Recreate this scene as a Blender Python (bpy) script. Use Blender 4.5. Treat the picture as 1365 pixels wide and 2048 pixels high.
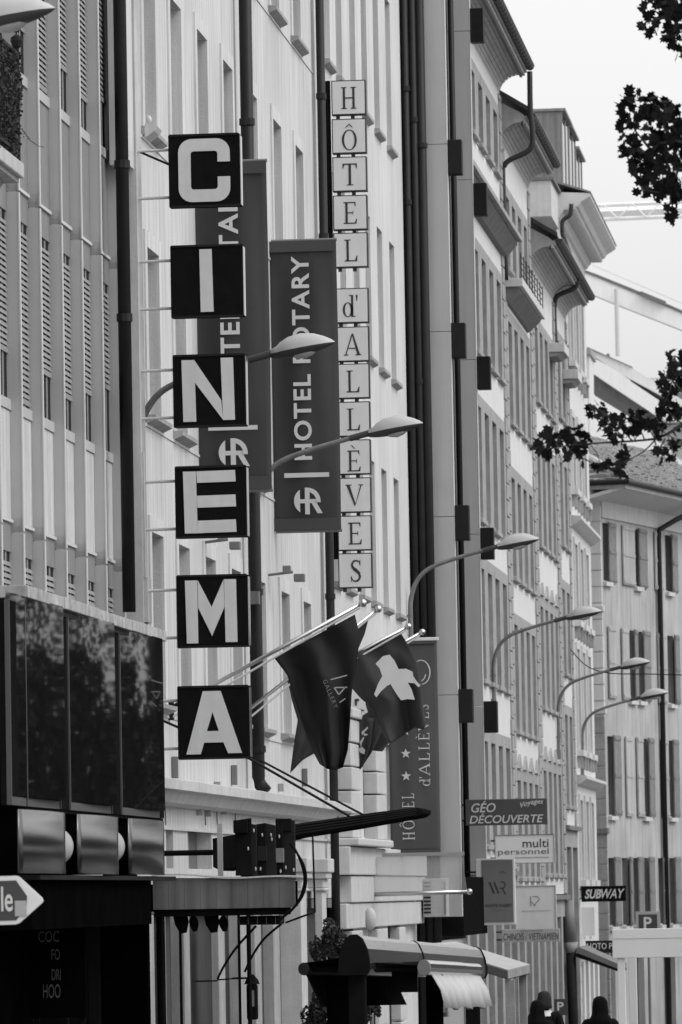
import bpy, math, random
from mathutils import Vector, Matrix
random.seed(7)
for o in list(bpy.data.objects): bpy.data.objects.remove(o)
SC = bpy.context.scene
COL = SC.collection
# ------------------------------------------------------------------ camera
W, H, F = 1365.0, 2048.0, 11500.0
ROLL = math.radians(1.05)
VPX, VPY = 1850.0, 1770.0          # vanishing point of the street direction (+Y)
CAMZ = 2.2
_dx, _dy = VPX - W/2, -(VPY - H/2)
_cx = _dx*math.cos(ROLL) + _dy*math.sin(ROLL)
_cy = -_dx*math.sin(ROLL) + _dy*math.cos(ROLL)
PITCH = math.atan(-_cy/F)
YAW = math.atan(_cx/F*math.cos(PITCH))
FW = Vector((-math.sin(YAW)*math.cos(PITCH), math.cos(YAW)*math.cos(PITCH), math.sin(PITCH)))
RT0 = Vector((math.cos(YAW), math.sin(YAW), 0))
UP0 = RT0.cross(FW)
RT = RT0*math.cos(ROLL) - UP0*math.sin(ROLL)
UP = UP0*math.cos(ROLL) + RT0*math.sin(ROLL)
CAM = Vector((0, 0, CAMZ))
cd = bpy.data.cameras.new('camera')
cam = bpy.data.objects.new('camera', cd); COL.objects.link(cam)
cam.matrix_world = Matrix(((RT.x, UP.x, -FW.x, CAM.x), (RT.y, UP.y, -FW.y, CAM.y), (RT.z, UP.z, -FW.z, CAM.z), (0, 0, 0, 1)))
cd.sensor_fit = 'VERTICAL'; cd.sensor_height = 24.0; cd.sensor_width = 16.0
cd.lens = F/H*24.0
cd.clip_start = 0.5; cd.clip_end = 4000
cd.dof.use_dof = True; cd.dof.focus_distance = 64.0; cd.dof.aperture_fstop = 5.0
SC.camera = cam
# ------------------------------------------------------------------ sky, sun, exposure
SUN_DIR = Vector((0.66, -0.20, 0.72)).normalized()
wd = bpy.data.worlds.new('World'); SC.world = wd; wd.use_nodes = True
nt = wd.node_tree; nt.nodes.clear()
sky = nt.nodes.new('ShaderNodeTexSky'); sky.sky_type = 'NISHITA'; sky.sun_disc = False
sky.sun_elevation = math.asin(SUN_DIR.z); sky.sun_rotation = math.atan2(SUN_DIR.x, SUN_DIR.y)
sky.air_density = 1.0; sky.dust_density = 10.0; sky.ozone_density = 1.0
bw = nt.nodes.new('ShaderNodeRGBToBW')
bg = nt.nodes.new('ShaderNodeBackground'); bg.inputs['Strength'].default_value = 0.15
wo = nt.nodes.new('ShaderNodeOutputWorld')
# thin bright overcast: the cloud layer evens the clear-sky gradient out
pw = nt.nodes.new('ShaderNodeMath'); pw.operation = 'POWER'; pw.inputs[1].default_value = 0.30
gn = nt.nodes.new('ShaderNodeMath'); gn.operation = 'MULTIPLY'; gn.inputs[1].default_value = 5.85
nt.links.new(sky.outputs[0], bw.inputs[0]); nt.links.new(bw.outputs[0], pw.inputs[0]); nt.links.new(pw.outputs[0], gn.inputs[0]); nt.links.new(gn.outputs[0], bg.inputs[0]); nt.links.new(bg.outputs[0], wo.inputs[0])
sl = bpy.data.lights.new('sun', 'SUN'); sl.energy = 1.1; sl.angle = math.radians(20)
so = bpy.data.objects.new('sun', sl); COL.objects.link(so)
so.rotation_euler = (-SUN_DIR).to_track_quat('-Z', 'Y').to_euler()
so.location = (20, -10, 60)
SC.view_settings.view_transform = 'Standard'; SC.view_settings.look = 'None'
SC.view_settings.exposure = 0.0; SC.view_settings.gamma = 1.0
SC.render.engine = 'CYCLES'
SC.cycles.use_denoising = True
SC.cycles.max_bounces = 8; SC.cycles.transparent_max_bounces = 12
# ------------------------------------------------------------------ pixels to places
def ray(u, v):
    return (RT*((u-W/2)/F) + UP*(-(v-H/2)/F) + FW)
def pX(u, v, X=-8.0):
    d = ray(u, v); return CAM + d*(X/d.x)
def pY(u, v, Y):
    d = ray(u, v); return CAM + d*(Y/d.y)
def zX(u, v, X=-8.0): return pX(u, v, X).z
def yX(u, v, X=-8.0): return pX(u, v, X).y
SLOPE = 0.0145
def gz(Y): return -SLOPE*Y if Y > 0 else 0.0
# ------------------------------------------------------------------ materials
MATS = {}
def mat(name, g, rough=0.7, noise=0.12, scale=3.0, metal=0.0, streak=0.0, bump=0.0, bscale=40.0, spec=0.3, coat=0.0, trans=0.0):
    if name in MATS: return MATS[name]
    m = bpy.data.materials.new(name); m.use_nodes = True
    n, l = m.node_tree.nodes, m.node_tree.links
    b = n['Principled BSDF']
    b.inputs['Roughness'].default_value = rough; b.inputs['Metallic'].default_value = metal
    b.inputs['Specular IOR Level'].default_value = spec
    if coat: b.inputs['Coat Weight'].default_value = coat; b.inputs['Coat Roughness'].default_value = 0.03
    if trans: b.inputs['Transmission Weight'].default_value = trans
    geo = n.new('ShaderNodeNewGeometry')
    t = n.new('ShaderNodeTexNoise'); t.inputs['Scale'].default_value = scale; t.inputs['Detail'].default_value = 6; t.inputs['Roughness'].default_value = 0.6
    l.new(geo.outputs['Position'], t.inputs['Vector'])
    mr = n.new('ShaderNodeMapRange'); mr.inputs[1].default_value = 0.25; mr.inputs[2].default_value = 0.75
    mr.inputs[3].default_value = g*(1-noise); mr.inputs[4].default_value = g*(1+noise)
    l.new(t.outputs['Fac'], mr.inputs[0])
    out = mr.outputs[0]
    if streak:
        mp = n.new('ShaderNodeMapping'); mp.inputs['Scale'].default_value = (9, 9, 0.5)
        l.new(geo.outputs['Position'], mp.inputs[0])
        t2 = n.new('ShaderNodeTexNoise'); t2.inputs['Scale'].default_value = 1.0; t2.inputs['Detail'].default_value = 5
        l.new(mp.outputs[0], t2.inputs['Vector'])
        m2 = n.new('ShaderNodeMapRange'); m2.inputs[1].default_value = 0.3; m2.inputs[2].default_value = 0.7
        m2.inputs[3].default_value = 1-streak; m2.inputs[4].default_value = 1+streak*0.35
        l.new(t2.outputs['Fac'], m2.inputs[0])
        mu = n.new('ShaderNodeMath'); mu.operation = 'MULTIPLY'
        l.new(out, mu.inputs[0]); l.new(m2.outputs[0], mu.inputs[1]); out = mu.outputs[0]
    l.new(out, b.inputs['Base Color'])
    if bump:
        t3 = n.new('ShaderNodeTexNoise'); t3.inputs['Scale'].default_value = bscale; t3.inputs['Detail'].default_value = 4
        l.new(geo.outputs['Position'], t3.inputs['Vector'])
        bp = n.new('ShaderNodeBump'); bp.inputs['Strength'].default_value = bump; bp.inputs['Distance'].default_value = 0.02
        l.new(t3.outputs['Fac'], bp.inputs['Height']); l.new(bp.outputs[0], b.inputs['Normal'])
    MATS[name] = m
    return m
PLASTER = mat('pale_plaster', 0.55, 0.85, 0.10, 0.6, streak=0.24, bump=0.25)
PLASTER2 = mat('pale_plaster_second', 0.57, 0.85, 0.09, 0.6, streak=0.20, bump=0.25)
TRIM = mat('pale_stone_trim', 0.52, 0.8, 0.10, 4.0, streak=0.10, bump=0.2)
WHITEW = mat('white_render', 0.60, 0.85, 0.06, 1.5, streak=0.10, bump=0.15)
STONE = mat('grey_molasse_stone', 0.31, 0.9, 0.22, 2.5, streak=0.15, bump=0.4)
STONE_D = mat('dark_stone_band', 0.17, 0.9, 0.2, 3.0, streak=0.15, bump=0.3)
OLDWALL = mat('old_stained_plaster', 0.40, 0.9, 0.18, 0.7, streak=0.30, bump=0.3)
FIN = mat('aluminium_fin', 0.40, 0.5, 0.05, 2.0, streak=0.08, spec=0.4)
FIN_EDGE = mat('bright_fin_edge', 0.52, 0.45, 0.04, 2.0)
PANELW = mat('stained_white_panel', 0.50, 0.7, 0.1, 5.0, streak=0.25)
PANELG = mat('grey_lintel_panel', 0.20, 0.7, 0.1, 4.0, streak=0.1)
CONCRETE = mat('pale_concrete', 0.45, 0.85, 0.15, 3.0, streak=0.15, bump=0.2)
COPING = mat('weathered_zinc_coping', 0.38, 0.6, 0.35, 9.0, streak=0.35)
BLACK = mat('black_enamel', 0.010, 0.6, 0.25, 6.0, spec=0.0)
DARK = mat('dark_metal', 0.020, 0.55, 0.2, 6.0, spec=0.04)
DARKER = mat('black_and_deep_shade', 0.003, 0.9, 0.3, 3.0, spec=0.0)  # plain black, also puts the deep shade below the podium into the colour
PIPE = mat('dark_downpipe', 0.016, 0.5, 0.25, 5.0, spec=0.2)
SMOKE = mat('smoked_glass', 0.010, 0.03, 0.3, 3.0, spec=0.5, bump=0.004, bscale=4.0)
GLASS = mat('window_glass', 0.05, 0.08, 0.2, 3.0, spec=0.5)
FRAME = mat('window_frame_paint', 0.42, 0.6, 0.06, 6.0)
JAMBWOOD = mat('weathered_shutter_wood', 0.20, 0.8, 0.2, 6.0, streak=0.2)
BLIND = mat('blind_slat', 0.24, 0.6, 0.08, 5.0)
SILVER = mat('brushed_aluminium', 0.55, 0.28, 0.05, 4.0, metal=1.0)
BRONZE = mat('dull_satin_metal_panel', 0.11, 0.26, 0.05, 4.0, metal=0.9)
LETTERW = mat('translucent_white_acrylic', 0.60, 0.5, 0.06, 5.0, streak=0.06)
BOXFACE = mat('pale_sign_face', 0.62, 0.5, 0.05, 3.0, streak=0.04)
INK = mat('sign_ink', 0.035, 0.6, 0.1, 5.0)
INKSOFT = mat('soft_grey_ink', 0.16, 0.6, 0.1, 5.0)
INKFAINT = mat('faint_grey_ink', 0.36, 0.6, 0.1, 5.0)
BANNER = mat('charcoal_banner_cloth', 0.040, 0.8, 0.10, 2.0, bump=0.15, bscale=300)
BANNER2 = mat('grey_banner_cloth', 0.07, 0.8, 0.10, 2.0, bump=0.15, bscale=300)
BHEM = mat('banner_hem_cloth', 0.056, 0.8, 0.10, 2.0)
PRINT = mat('white_print', 0.52, 0.7, 0.05, 5.0)
FLAGB = mat('black_flag_cloth', 0.008, 0.75, 0.15, 3.0)
FLAGG = mat('dark_grey_flag_cloth', 0.03, 0.8, 0.12, 3.0)
FLAGR = mat('red_as_grey_flag_cloth', 0.04, 0.8, 0.12, 3.0)
FLAGW = mat('white_flag_cloth', 0.60, 0.8, 0.05, 3.0)
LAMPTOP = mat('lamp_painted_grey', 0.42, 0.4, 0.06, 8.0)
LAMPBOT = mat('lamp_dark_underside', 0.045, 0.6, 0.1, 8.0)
LAMPGL = mat('lamp_lens', 0.35, 0.15, 0.05, 8.0)
POLE = mat('galvanised_arm', 0.16, 0.5, 0.2, 10.0, streak=0.2)
WOOD = mat('weathered_soffit_boards', 0.40, 0.85, 0.22, 3.5, streak=0.1, bump=0.3)
GUTTER = mat('dark_zinc_gutter', 0.03, 0.5, 0.25, 8.0)
TILE = mat('grey_roof_tiles', 0.22, 0.85, 0.55, 7.0, bump=0.6, bscale=14)
ZINC = mat('zinc_sheet', 0.24, 0.5, 0.12, 3.0, streak=0.3)
ASPHALT = mat('asphalt', 0.05, 0.9, 0.25, 6.0, bump=0.3)
PAVE = mat('pavement_concrete', 0.28, 0.9, 0.15, 4.0, bump=0.2)
KERB = mat('kerb_granite', 0.3, 0.8, 0.2, 9.0)
LEAF = mat('dark_leaf', 0.012, 0.7, 0.35, 12.0, spec=0.08)
LEAF2 = mat('shrub_leaf', 0.045, 0.7, 0.5, 12.0, spec=0.15)
BARK = mat('bark', 0.05, 0.9, 0.3, 8.0, bump=0.6, bscale=25)
CANVAS = mat('awning_canvas', 0.42, 0.85, 0.07, 3.0, streak=0.12)
WHITEP = mat('white_painted_board', 0.66, 0.6, 0.05, 3.0)
PSIGN = mat('parking_sign_blue_as_grey', 0.055, 0.5, 0.05, 3.0)
GREYSIGN = mat('mid_grey_sign', 0.16, 0.5, 0.06, 3.0)
GEOSIGN = mat('dark_grey_sign', 0.075, 0.5, 0.06, 3.0)
CLEAR = mat('dusty_clear_glass', 0.6, 0.15, 0.06, 4.0, streak=0.1, spec=0.5)
CLEAR.node_tree.nodes['Principled BSDF'].inputs['Alpha'].default_value = 0.34
HAIR = mat('dark_hair', 0.006, 0.7, 0.3, 30.0, spec=0.05)
HAIR2 = mat('brown_hair', 0.03, 0.7, 0.3, 30.0, spec=0.05)
COAT = mat('dark_coat', 0.010, 0.9, 0.2, 20.0, spec=0.05)
SKIN = mat('skin', 0.32, 0.6, 0.05, 20.0)
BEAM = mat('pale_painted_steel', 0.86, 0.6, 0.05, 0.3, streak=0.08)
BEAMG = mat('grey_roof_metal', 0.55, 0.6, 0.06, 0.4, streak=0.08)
# ------------------------------------------------------------------ mesh building
class MB:
    def __init__(s): s.v = []; s.f = []
    def quad(s, a, b, c, d):
        n = len(s.v); s.v += [Vector(a), Vector(b), Vector(c), Vector(d)]; s.f.append((n, n+1, n+2, n+3)); return s
    def box(s, x0, x1, y0, y1, z0, z1):
        if x0 > x1: x0, x1 = x1, x0
        if y0 > y1: y0, y1 = y1, y0
        if z0 > z1: z0, z1 = z1, z0
        n = len(s.v)
        s.v += [Vector((x, y, z)) for z in (z0, z1) for y in (y0, y1) for x in (x0, x1)]
        s.f += [(n, n+2, n+3, n+1), (n+4, n+5, n+7, n+6), (n, n+1, n+5, n+4), (n+2, n+6, n+7, n+3), (n, n+4, n+6, n+2), (n+1, n+3, n+7, n+5)]
        return s
    def prism(s, poly, axis, a0, a1):
        """poly: 2D points; axis 'y' -> points are (x,z); axis 'x' -> (y,z); axis 'z' -> (x,y)"""
        def P(p, a):
            return Vector((p[0], a, p[1])) if axis == 'y' else Vector((a, p[0], p[1])) if axis == 'x' else Vector((p[0], p[1], a))
        n = len(s.v); k = len(poly)
        s.v += [P(p, a0) for p in poly] + [P(p, a1) for p in poly]
        s.f.append(tuple(range(n, n+k))); s.f.append(tuple(range(n+2*k-1, n+k-1, -1)))
        for i in range(k):
            j = (i+1) % k
            s.f.append((n+i, n+k+i, n+k+j, n+j))
        return s
    def tube(s, pts, r, seg=8, cap=True):
        pts = [Vector(p) for p in pts]
        rs = r if isinstance(r, (list, tuple)) else [r]*len(pts)
        n = len(s.v); ref = Vector((0.13, 0.27, 0.95))
        for i, p in enumerate(pts):
            t = (pts[min(i+1, len(pts)-1)] - pts[max(i-1, 0)]).normalized()
            if abs(t.dot(ref)) > 0.97: ref = Vector((1, 0, 0))
            a = t.cross(ref).normalized(); b = t.cross(a)
            for k in range(seg):
                th = 2*math.pi*k/seg
                s.v.append(p + (a*math.cos(th) + b*math.sin(th))*rs[i])
        for i in range(len(pts)-1):
            for k in range(seg):
                k2 = (k+1) % seg
                s.f.append((n+i*seg+k, n+i*seg+k2, n+(i+1)*seg+k2, n+(i+1)*seg+k))
        if cap:
            s.f.append(tuple(range(n+seg-1, n-1, -1)))
            m = n+(len(pts)-1)*seg
            s.f.append(tuple(range(m, m+seg)))
        return s
    def ball(s, c, rx, ry, rz, nu=12, nv=8):
        c = Vector(c); n = len(s.v)
        for i in range(nv+1):
            ph = math.pi*i/nv
            for k in range(nu):
                th = 2*math.pi*k/nu
                s.v.append(c + Vector((rx*math.sin(ph)*math.cos(th), ry*math.sin(ph)*math.sin(th), rz*math.cos(ph))))
        for i in range(nv):
            for k in range(nu):
                k2 = (k+1) % nu
                s.f.append((n+i*nu+k, n+(i+1)*nu+k, n+(i+1)*nu+k2, n+i*nu+k2))
        return s
    def mesh(s, name, m, off=Vector((0, 0, 0)), smooth=False):
        me = bpy.data.meshes.new(name)
        if smooth:      # weld so that the shading runs across the facets
            key, nv, mp = {}, [], []
            for v in s.v:
                k = (round(v[0], 5), round(v[1], 5), round(v[2], 5))
                if k not in key: key[k] = len(nv); nv.append(v)
                mp.append(key[k])
            s.v = nv; s.f = [f for f in (tuple(dict.fromkeys(mp[i] for i in f)) for f in s.f) if len(f) > 2]
        me.from_pydata([tuple(Vector(v)-off) for v in s.v], [], s.f)
        me.validate(); me.update()
        if m: me.materials.append(m)
        if smooth:
            for p in me.polygons: p.use_smooth = True
        return me
    def build(s, name, m, parent=None, smooth=False, bevel=0.0, solid=0.0):
        off = wloc(parent) if parent else (sum(s.v, Vector((0, 0, 0)))/max(len(s.v), 1))
        o = bpy.data.objects.new(name, s.mesh(name, m, off, smooth)); COL.objects.link(o)
        if parent: o.parent = parent
        else: o.location = off
        if smooth and smooth != True: pass
        if bevel:
            b = o.modifiers.new('bevel', 'BEVEL'); b.width = bevel; b.segments = 2; b.limit_method = 'ANGLE'
        if solid:
            b = o.modifiers.new('solid', 'SOLIDIFY'); b.thickness = solid; b.offset = 0
        return o
def curve(P, n=5):
    P = [Vector(p) for p in P]; out = []
    for i in range(len(P)-1):
        a, b, c, d = P[max(i-1, 0)], P[i], P[i+1], P[min(i+2, len(P)-1)]
        for k in range(n):
            t = k/n
            out.append(0.5*((2*b)+(c-a)*t+(2*a-5*b+4*c-d)*t*t+(3*b-a-3*c+d)*t**3))
    return out+[P[-1]]
def wloc(o):
    p = Vector((0, 0, 0))
    while o: p = p + o.location; o = o.parent
    return p
def tag(o, label=None, cat=None, group=None, kind=None):
    if label: o['label'] = label
    if cat: o['category'] = cat
    if group: o['group'] = group
    if kind: o['kind'] = kind
    return o
def thing(name, label, cat, loc=(0, 0, 0), group=None):
    o = bpy.data.objects.new(name, None); COL.objects.link(o); o.location = loc; o.empty_display_size = 0.2
    return tag(o, label, cat, group)
def structure(name, mb, m): return tag(mb.build(name, m), kind='structure')
def bx(name, m, parent, x0, x1, y0, y1, z0, z1, bevel=0.0):
    return MB().box(x0, x1, y0, y1, z0, z1).build(name, m, parent, bevel=bevel)
def copy_part(src, parent, dloc=(0, 0, 0)):
    c = src.copy(); COL.objects.link(c); c.parent = parent; c.location = src.location + Vector(dloc); return c
def copy_tree(o, parent=None):
    c = o.copy(); COL.objects.link(c); c.parent = parent
    for ch in list(o.children): copy_tree(ch, c)
    return c
def holed(y0, y1, z0, z1, holes, xf, d, mb=None):
    """facade skin at x=xf facing +X with rectangular openings whose reveals run back by d; holes: (y0,y1,z0,z1)"""
    mb = mb or MB()
    ys = sorted(set([y0, y1] + [h[0] for h in holes] + [h[1] for h in holes])); ys = [y for y in ys if y0 <= y <= y1]
    zs = sorted(set([z0, z1] + [h[2] for h in holes] + [h[3] for h in holes])); zs = [z for z in zs if z0 <= z <= z1]
    for i in range(len(ys)-1):
        for j in range(len(zs)-1):
            cy, cz = (ys[i]+ys[i+1])/2, (zs[j]+zs[j+1])/2
            if any(h[0] < cy < h[1] and h[2] < cz < h[3] for h in holes): continue
            mb.quad((xf, ys[i], zs[j]), (xf, ys[i+1], zs[j]), (xf, ys[i+1], zs[j+1]), (xf, ys[i], zs[j+1]))
    xb = xf-d
    for h in holes:
        a, b, c, e = h
        mb.quad((xf, a, c), (xf, a, e), (xb, a, e), (xb, a, c))
        mb.quad((xf, b, c), (xb, b, c), (xb, b, e), (xf, b, e))
        mb.quad((xf, a, c), (xb, a, c), (xb, b, c), (xf, b, c))
        mb.quad((xf, a, e), (xf, b, e), (xb, b, e), (xb, a, e))
    return mb
def window(parent, y0, y1, z0, z1, xb, fr=0.06, fm=None, gm=None, bar=True):
    """framed window in the back plane xb of an opening"""
    f = MB()
    f.box(xb, xb+0.05, y0, y0+fr, z0, z1).box(xb, xb+0.05, y1-fr, y1, z0, z1)
    f.box(xb, xb+0.045, y0+fr, y1-fr, z0, z0+fr).box(xb, xb+0.045, y0+fr, y1-fr, z1-fr, z1)
    if bar:
        m = (y0+y1)/2; f.box(xb, xb+0.04, m-0.03, m+0.03, z0+fr, z1-fr)
        zz = z0+(z1-z0)*0.68; f.box(xb, xb+0.036, y0+fr, m-0.03, zz-0.02, zz+0.02).box(xb, xb+0.036, m+0.03, y1-fr, zz-0.02, zz+0.02)
    w = f.build('window', fm or FRAME, parent)
    MB().box(xb-0.02, xb+0.012, y0+0.01, y1-0.01, z0+0.01, z1-0.01).build('pane', gm or GLASS, w)
    return w
def pipe(name, parent, pts, r, m=PIPE, collars=(), seg=10):
    o = MB().tube(curve(pts, 4) if len(pts) > 5 else pts, r, seg).build(name, m, parent, smooth=True)
    for (x, y, z) in collars:
        MB().tube([(x, y, z-0.04), (x, y, z+0.04)], r*1.22, seg).build('collar', m, o)
    return o
# text -----------------------------------------------------------------
def text_mesh(body, shear=0.0, offset=0.0, spacing=1.0):
    c = bpy.data.curves.new('text', 'FONT'); c.body = body; c.size = 1; c.shear = shear; c.offset = offset; c.space_character = spacing
    c.resolution_u = 4
    o = bpy.data.objects.new('text', c); COL.objects.link(o)
    dg = bpy.context.evaluated_depsgraph_get()
    me = bpy.data.meshes.new_from_object(o.evaluated_get(dg))
    bpy.data.objects.remove(o)
    vs = [(v.co.x, v.co.y) for v in me.vertices]; fs = [tuple(p.vertices) for p in me.polygons]
    bpy.data.meshes.remove(me)
    xs = [v[0] for v in vs]; ys = [v[1] for v in vs]
    x0, x1, y0, y1 = min(xs), max(xs), min(ys), max(ys)
    return [((x-x0)/(x1-x0), (y-y0)/(y1-y0)) for x, y in vs], fs
class Face:
    """upright board facing the camera side (-Y); local coordinates are photo pixels right/down from its centre"""
    def __init__(s, u0, v0, u1, v1, Y):
        s.c = pY((u0+u1)/2, (v0+v1)/2, Y); s.s = F/((s.c-CAM).dot(FW)); s.Y = Y
        s.w = (u1-u0)/s.s; s.h = (v1-v0)/s.s; s.u0, s.v0, s.u1, s.v1 = u0, v0, u1, v1
        s.uc, s.vc = (u0+u1)/2, (v0+v1)/2
        s.x0, s.x1 = s.c.x-s.w/2, s.c.x+s.w/2; s.z0, s.z1 = s.c.z-s.h/2, s.c.z+s.h/2
    def at(s, u, v, dy=0.0): return Vector((s.c.x+(u-s.uc)/s.s, s.Y+dy, s.c.z-(v-s.vc)/s.s))
    def board(s, name, m, parent, t=0.06, bevel=0.004):
        return MB().box(s.x0, s.x1, s.Y, s.Y+t, s.z0, s.z1).build(name, m, parent, bevel=bevel)
    def poly(s, mb, pts, dy=-0.004):
        n = len(mb.v); mb.v += [s.at(u, v, dy) for u, v in pts]; mb.f.append(tuple(range(n, n+len(pts))))
    def text(s, body, u0, v0, u1, v1, m, parent, name='lettering', rot=0, dy=-0.006, **k):
        """text fitted in the pixel box; rot 90 reads upwards"""
        vs, fs = text_mesh(body, **k); mb = MB()
        for a, b in vs:
            if rot == 90: mb.v.append(s.at(u0+(1-b)*(u1-u0), v1-a*(v1-v0), dy))
            else: mb.v.append(s.at(u0+a*(u1-u0), v1-b*(v1-v0), dy))
        mb.f = fs
        if (v1-v0 if rot == 0 else u1-u0) < 13: return mb.build(name, m, parent)
        comp = list(range(len(mb.v)))
        def root(i):
            while comp[i] != i: comp[i] = comp[comp[i]]; i = comp[i]
            return i
        for q in fs:
            for w in q[1:]: comp[root(w)] = root(q[0])
        groups = {}
        for q in fs: groups.setdefault(root(q[0]), []).append(q)
        for fl in groups.values():
            ids = sorted(set(i for q in fl for i in q)); mp = {a: b for b, a in enumerate(ids)}
            g = MB(); g.v = [mb.v[i] for i in ids]; g.f = [tuple(mp[i] for i in q) for q in fl]
            g.build('letter', m, parent)
# serif capitals, unit box 0..1 (x right, y up), as polygons -----------------
def _r(x0, y0, x1, y1): return [(x0, y0), (x1, y0), (x1, y1), (x0, y1)]
def _ring(cx, cy, rx, ry, ix, iy, n=28, a0=0, a1=360):
    out = []
    for i in range(n):
        t0, t1 = math.radians(a0+(a1-a0)*i/n), math.radians(a0+(a1-a0)*(i+1)/n)
        out.append([(cx+ix*math.cos(t0), cy+iy*math.sin(t0)), (cx+rx*math.cos(t0), cy+ry*math.sin(t0)), (cx+rx*math.cos(t1), cy+ry*math.sin(t1)), (cx+ix*math.cos(t1), cy+iy*math.sin(t1))])
    return out
def _s():
    pts = [(0.80, 0.80, .02), (0.74, .92, .03), (.58, .97, .035), (.40, .96, .045), (.27, .86, .06), (.25, .74, .07), (.33, .63, .075), (.50, .54, .085), (.68, .44, .08), (.78, .31, .075), (.77, .17, .065), (.64, .06, .05), (.46, .03, .035), (.30, .07, .03), (.21, .22, .02)]
    out = []
    for i in range(len(pts)-1):
        x, y, w = pts[i]; X, Y, w2 = pts[i+1]; L = math.hypot(X-x, Y-y); nx, ny = -(Y-y)/L, (X-x)/L
        out.append([(x+nx*w, y+ny*w), (x-nx*w, y-ny*w), (X-nx*w2, Y-ny*w2), (X+nx*w2, Y+ny*w2)])
    return out + [_r(.77, .74, .82, 1.0), _r(.18, 0, .23, .28)]
GLY = {
 'H': [_r(.17, 0.04, .30, .96), _r(.70, 0.04, .83, .96), _r(.30, .47, .70, .53), _r(.08, 0, .39, .045), _r(.61, 0, .92, .045), _r(.08, .955, .39, 1), _r(.61, .955, .92, 1)],
 'O': _ring(.5, .5, .42, .5, .29, .455),
 'T': [_r(.43, .04, .57, .95), _r(.10, .94, .90, 1), _r(.32, 0, .68, .045), [(.10, .94), (.10, .76), (.13, .76), (.20, .94)], [(.90, .94), (.80, .94), (.87, .76), (.90, .76)]],
 'E': [_r(.22, .04, .35, .96), _r(.12, .945, .80, 1), _r(.12, 0, .84, .055), _r(.35, .48, .66, .53), [(.80, .945), (.72, .945), (.77, .80), (.80, .80)], [(.84, .055), (.74, .055), (.81, .22), (.87, .22)], _r(.63, .40, .66, .61)],
 'L': [_r(.25, .04, .38, .96), _r(.14, .955, .50, 1), _r(.14, 0, .84, .055), [(.84, .055), (.72, .055), (.82, .26), (.87, .26)]],
 'A': [[(.10, .04), (.16, .04), (.50, .88), (.47, 1)], [(.47, 1), (.55, 1), (.92, .04), (.76, .04)], _r(.27, .30, .72, .35), _r(.02, 0, .28, .045), _r(.66, 0, 1, .045)],
 'V': [[(.06, .96), (.24, .96), (.56, .10), (.50, 0)], [(.50, 0), (.56, .10), (.90, .96), (.83, .96)], _r(0, .955, .34, 1), _r(.72, .955, .98, 1)],
 'S': _s(),
 'd': _ring(.38, .33, .30, .34, .17, .30) + [_r(.58, .04, .71, .98), [(.44, 1), (.71, 1), (.71, .96), (.48, .955)], _r(.58, 0, .84, .045)],
 "'": [[(.86, 1.0), (.98, 1.0), (.94, .72), (.90, .72)]],
 'circ': [[(.28, 1.10), (.36, 1.10), (.50, 1.22), (.50, 1.28)], [(.50, 1.28), (.50, 1.22), (.64, 1.10), (.72, 1.10)]],
 'grave': [[(.30, 1.26), (.42, 1.24), (.58, 1.08), (.53, 1.08)]],
}
def serif(face, keys, u0, v0, u1, v1, m, parent, rot=0, dy=-0.006, name='letter'):
    """one serif letter whose unit box is fitted to the pixel box"""
    o = None
    for q, k in enumerate(keys):
        mb = MB()
        for p in GLY[k]:
            if rot == 90: face.poly(mb, [(u0+(1-b)*(u1-u0), v1-a*(v1-v0)) for a, b in p], dy-0.0004*q)
            else: face.poly(mb, [(u0+a*(u1-u0), v1-b*(v1-v0)) for a, b in p], dy-0.0004*q)
        o = mb.build(name if q == 0 else 'accent', m, parent)
    return o
# ================================================================== the setting
def strip(name, m, x0, x1, lift, ys=(-60, 0, 40, 80, 120, 160, 200), thick=0.0, tail=True):
    mb = MB(); yy = list(ys)
    zz = [gz(y)+lift for y in yy]
    if tail: yy.append(1800); zz.append(gz(200)+lift)
    for i in range(len(yy)-1):
        mb.quad((x0, yy[i], zz[i]), (x1, yy[i], zz[i]), (x1, yy[i+1], zz[i+1]), (x0, yy[i+1], zz[i+1]))
        if thick:
            for x in (x0, x1): mb.quad((x, yy[i], zz[i]), (x, yy[i+1], zz[i+1]), (x, yy[i+1], zz[i+1]-thick), (x, yy[i], zz[i]-thick))
    return structure(name, mb, m)
strip('ground', PAVE, -900, 900, -0.03)
strip('road', ASPHALT, -4.6, 1.6, -0.02)
strip('pavement', PAVE, -8.6, -4.78, 0.11, thick=0.14, tail=False)
strip('kerb', KERB, -4.78, -4.6, 0.115, thick=0.15, tail=False)
strip('pavement', PAVE, 1.78, 6.0, 0.11, thick=0.14, tail=False)
strip('kerb', KERB, 1.6, 1.78, 0.115, thick=0.15, tail=False)

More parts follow.
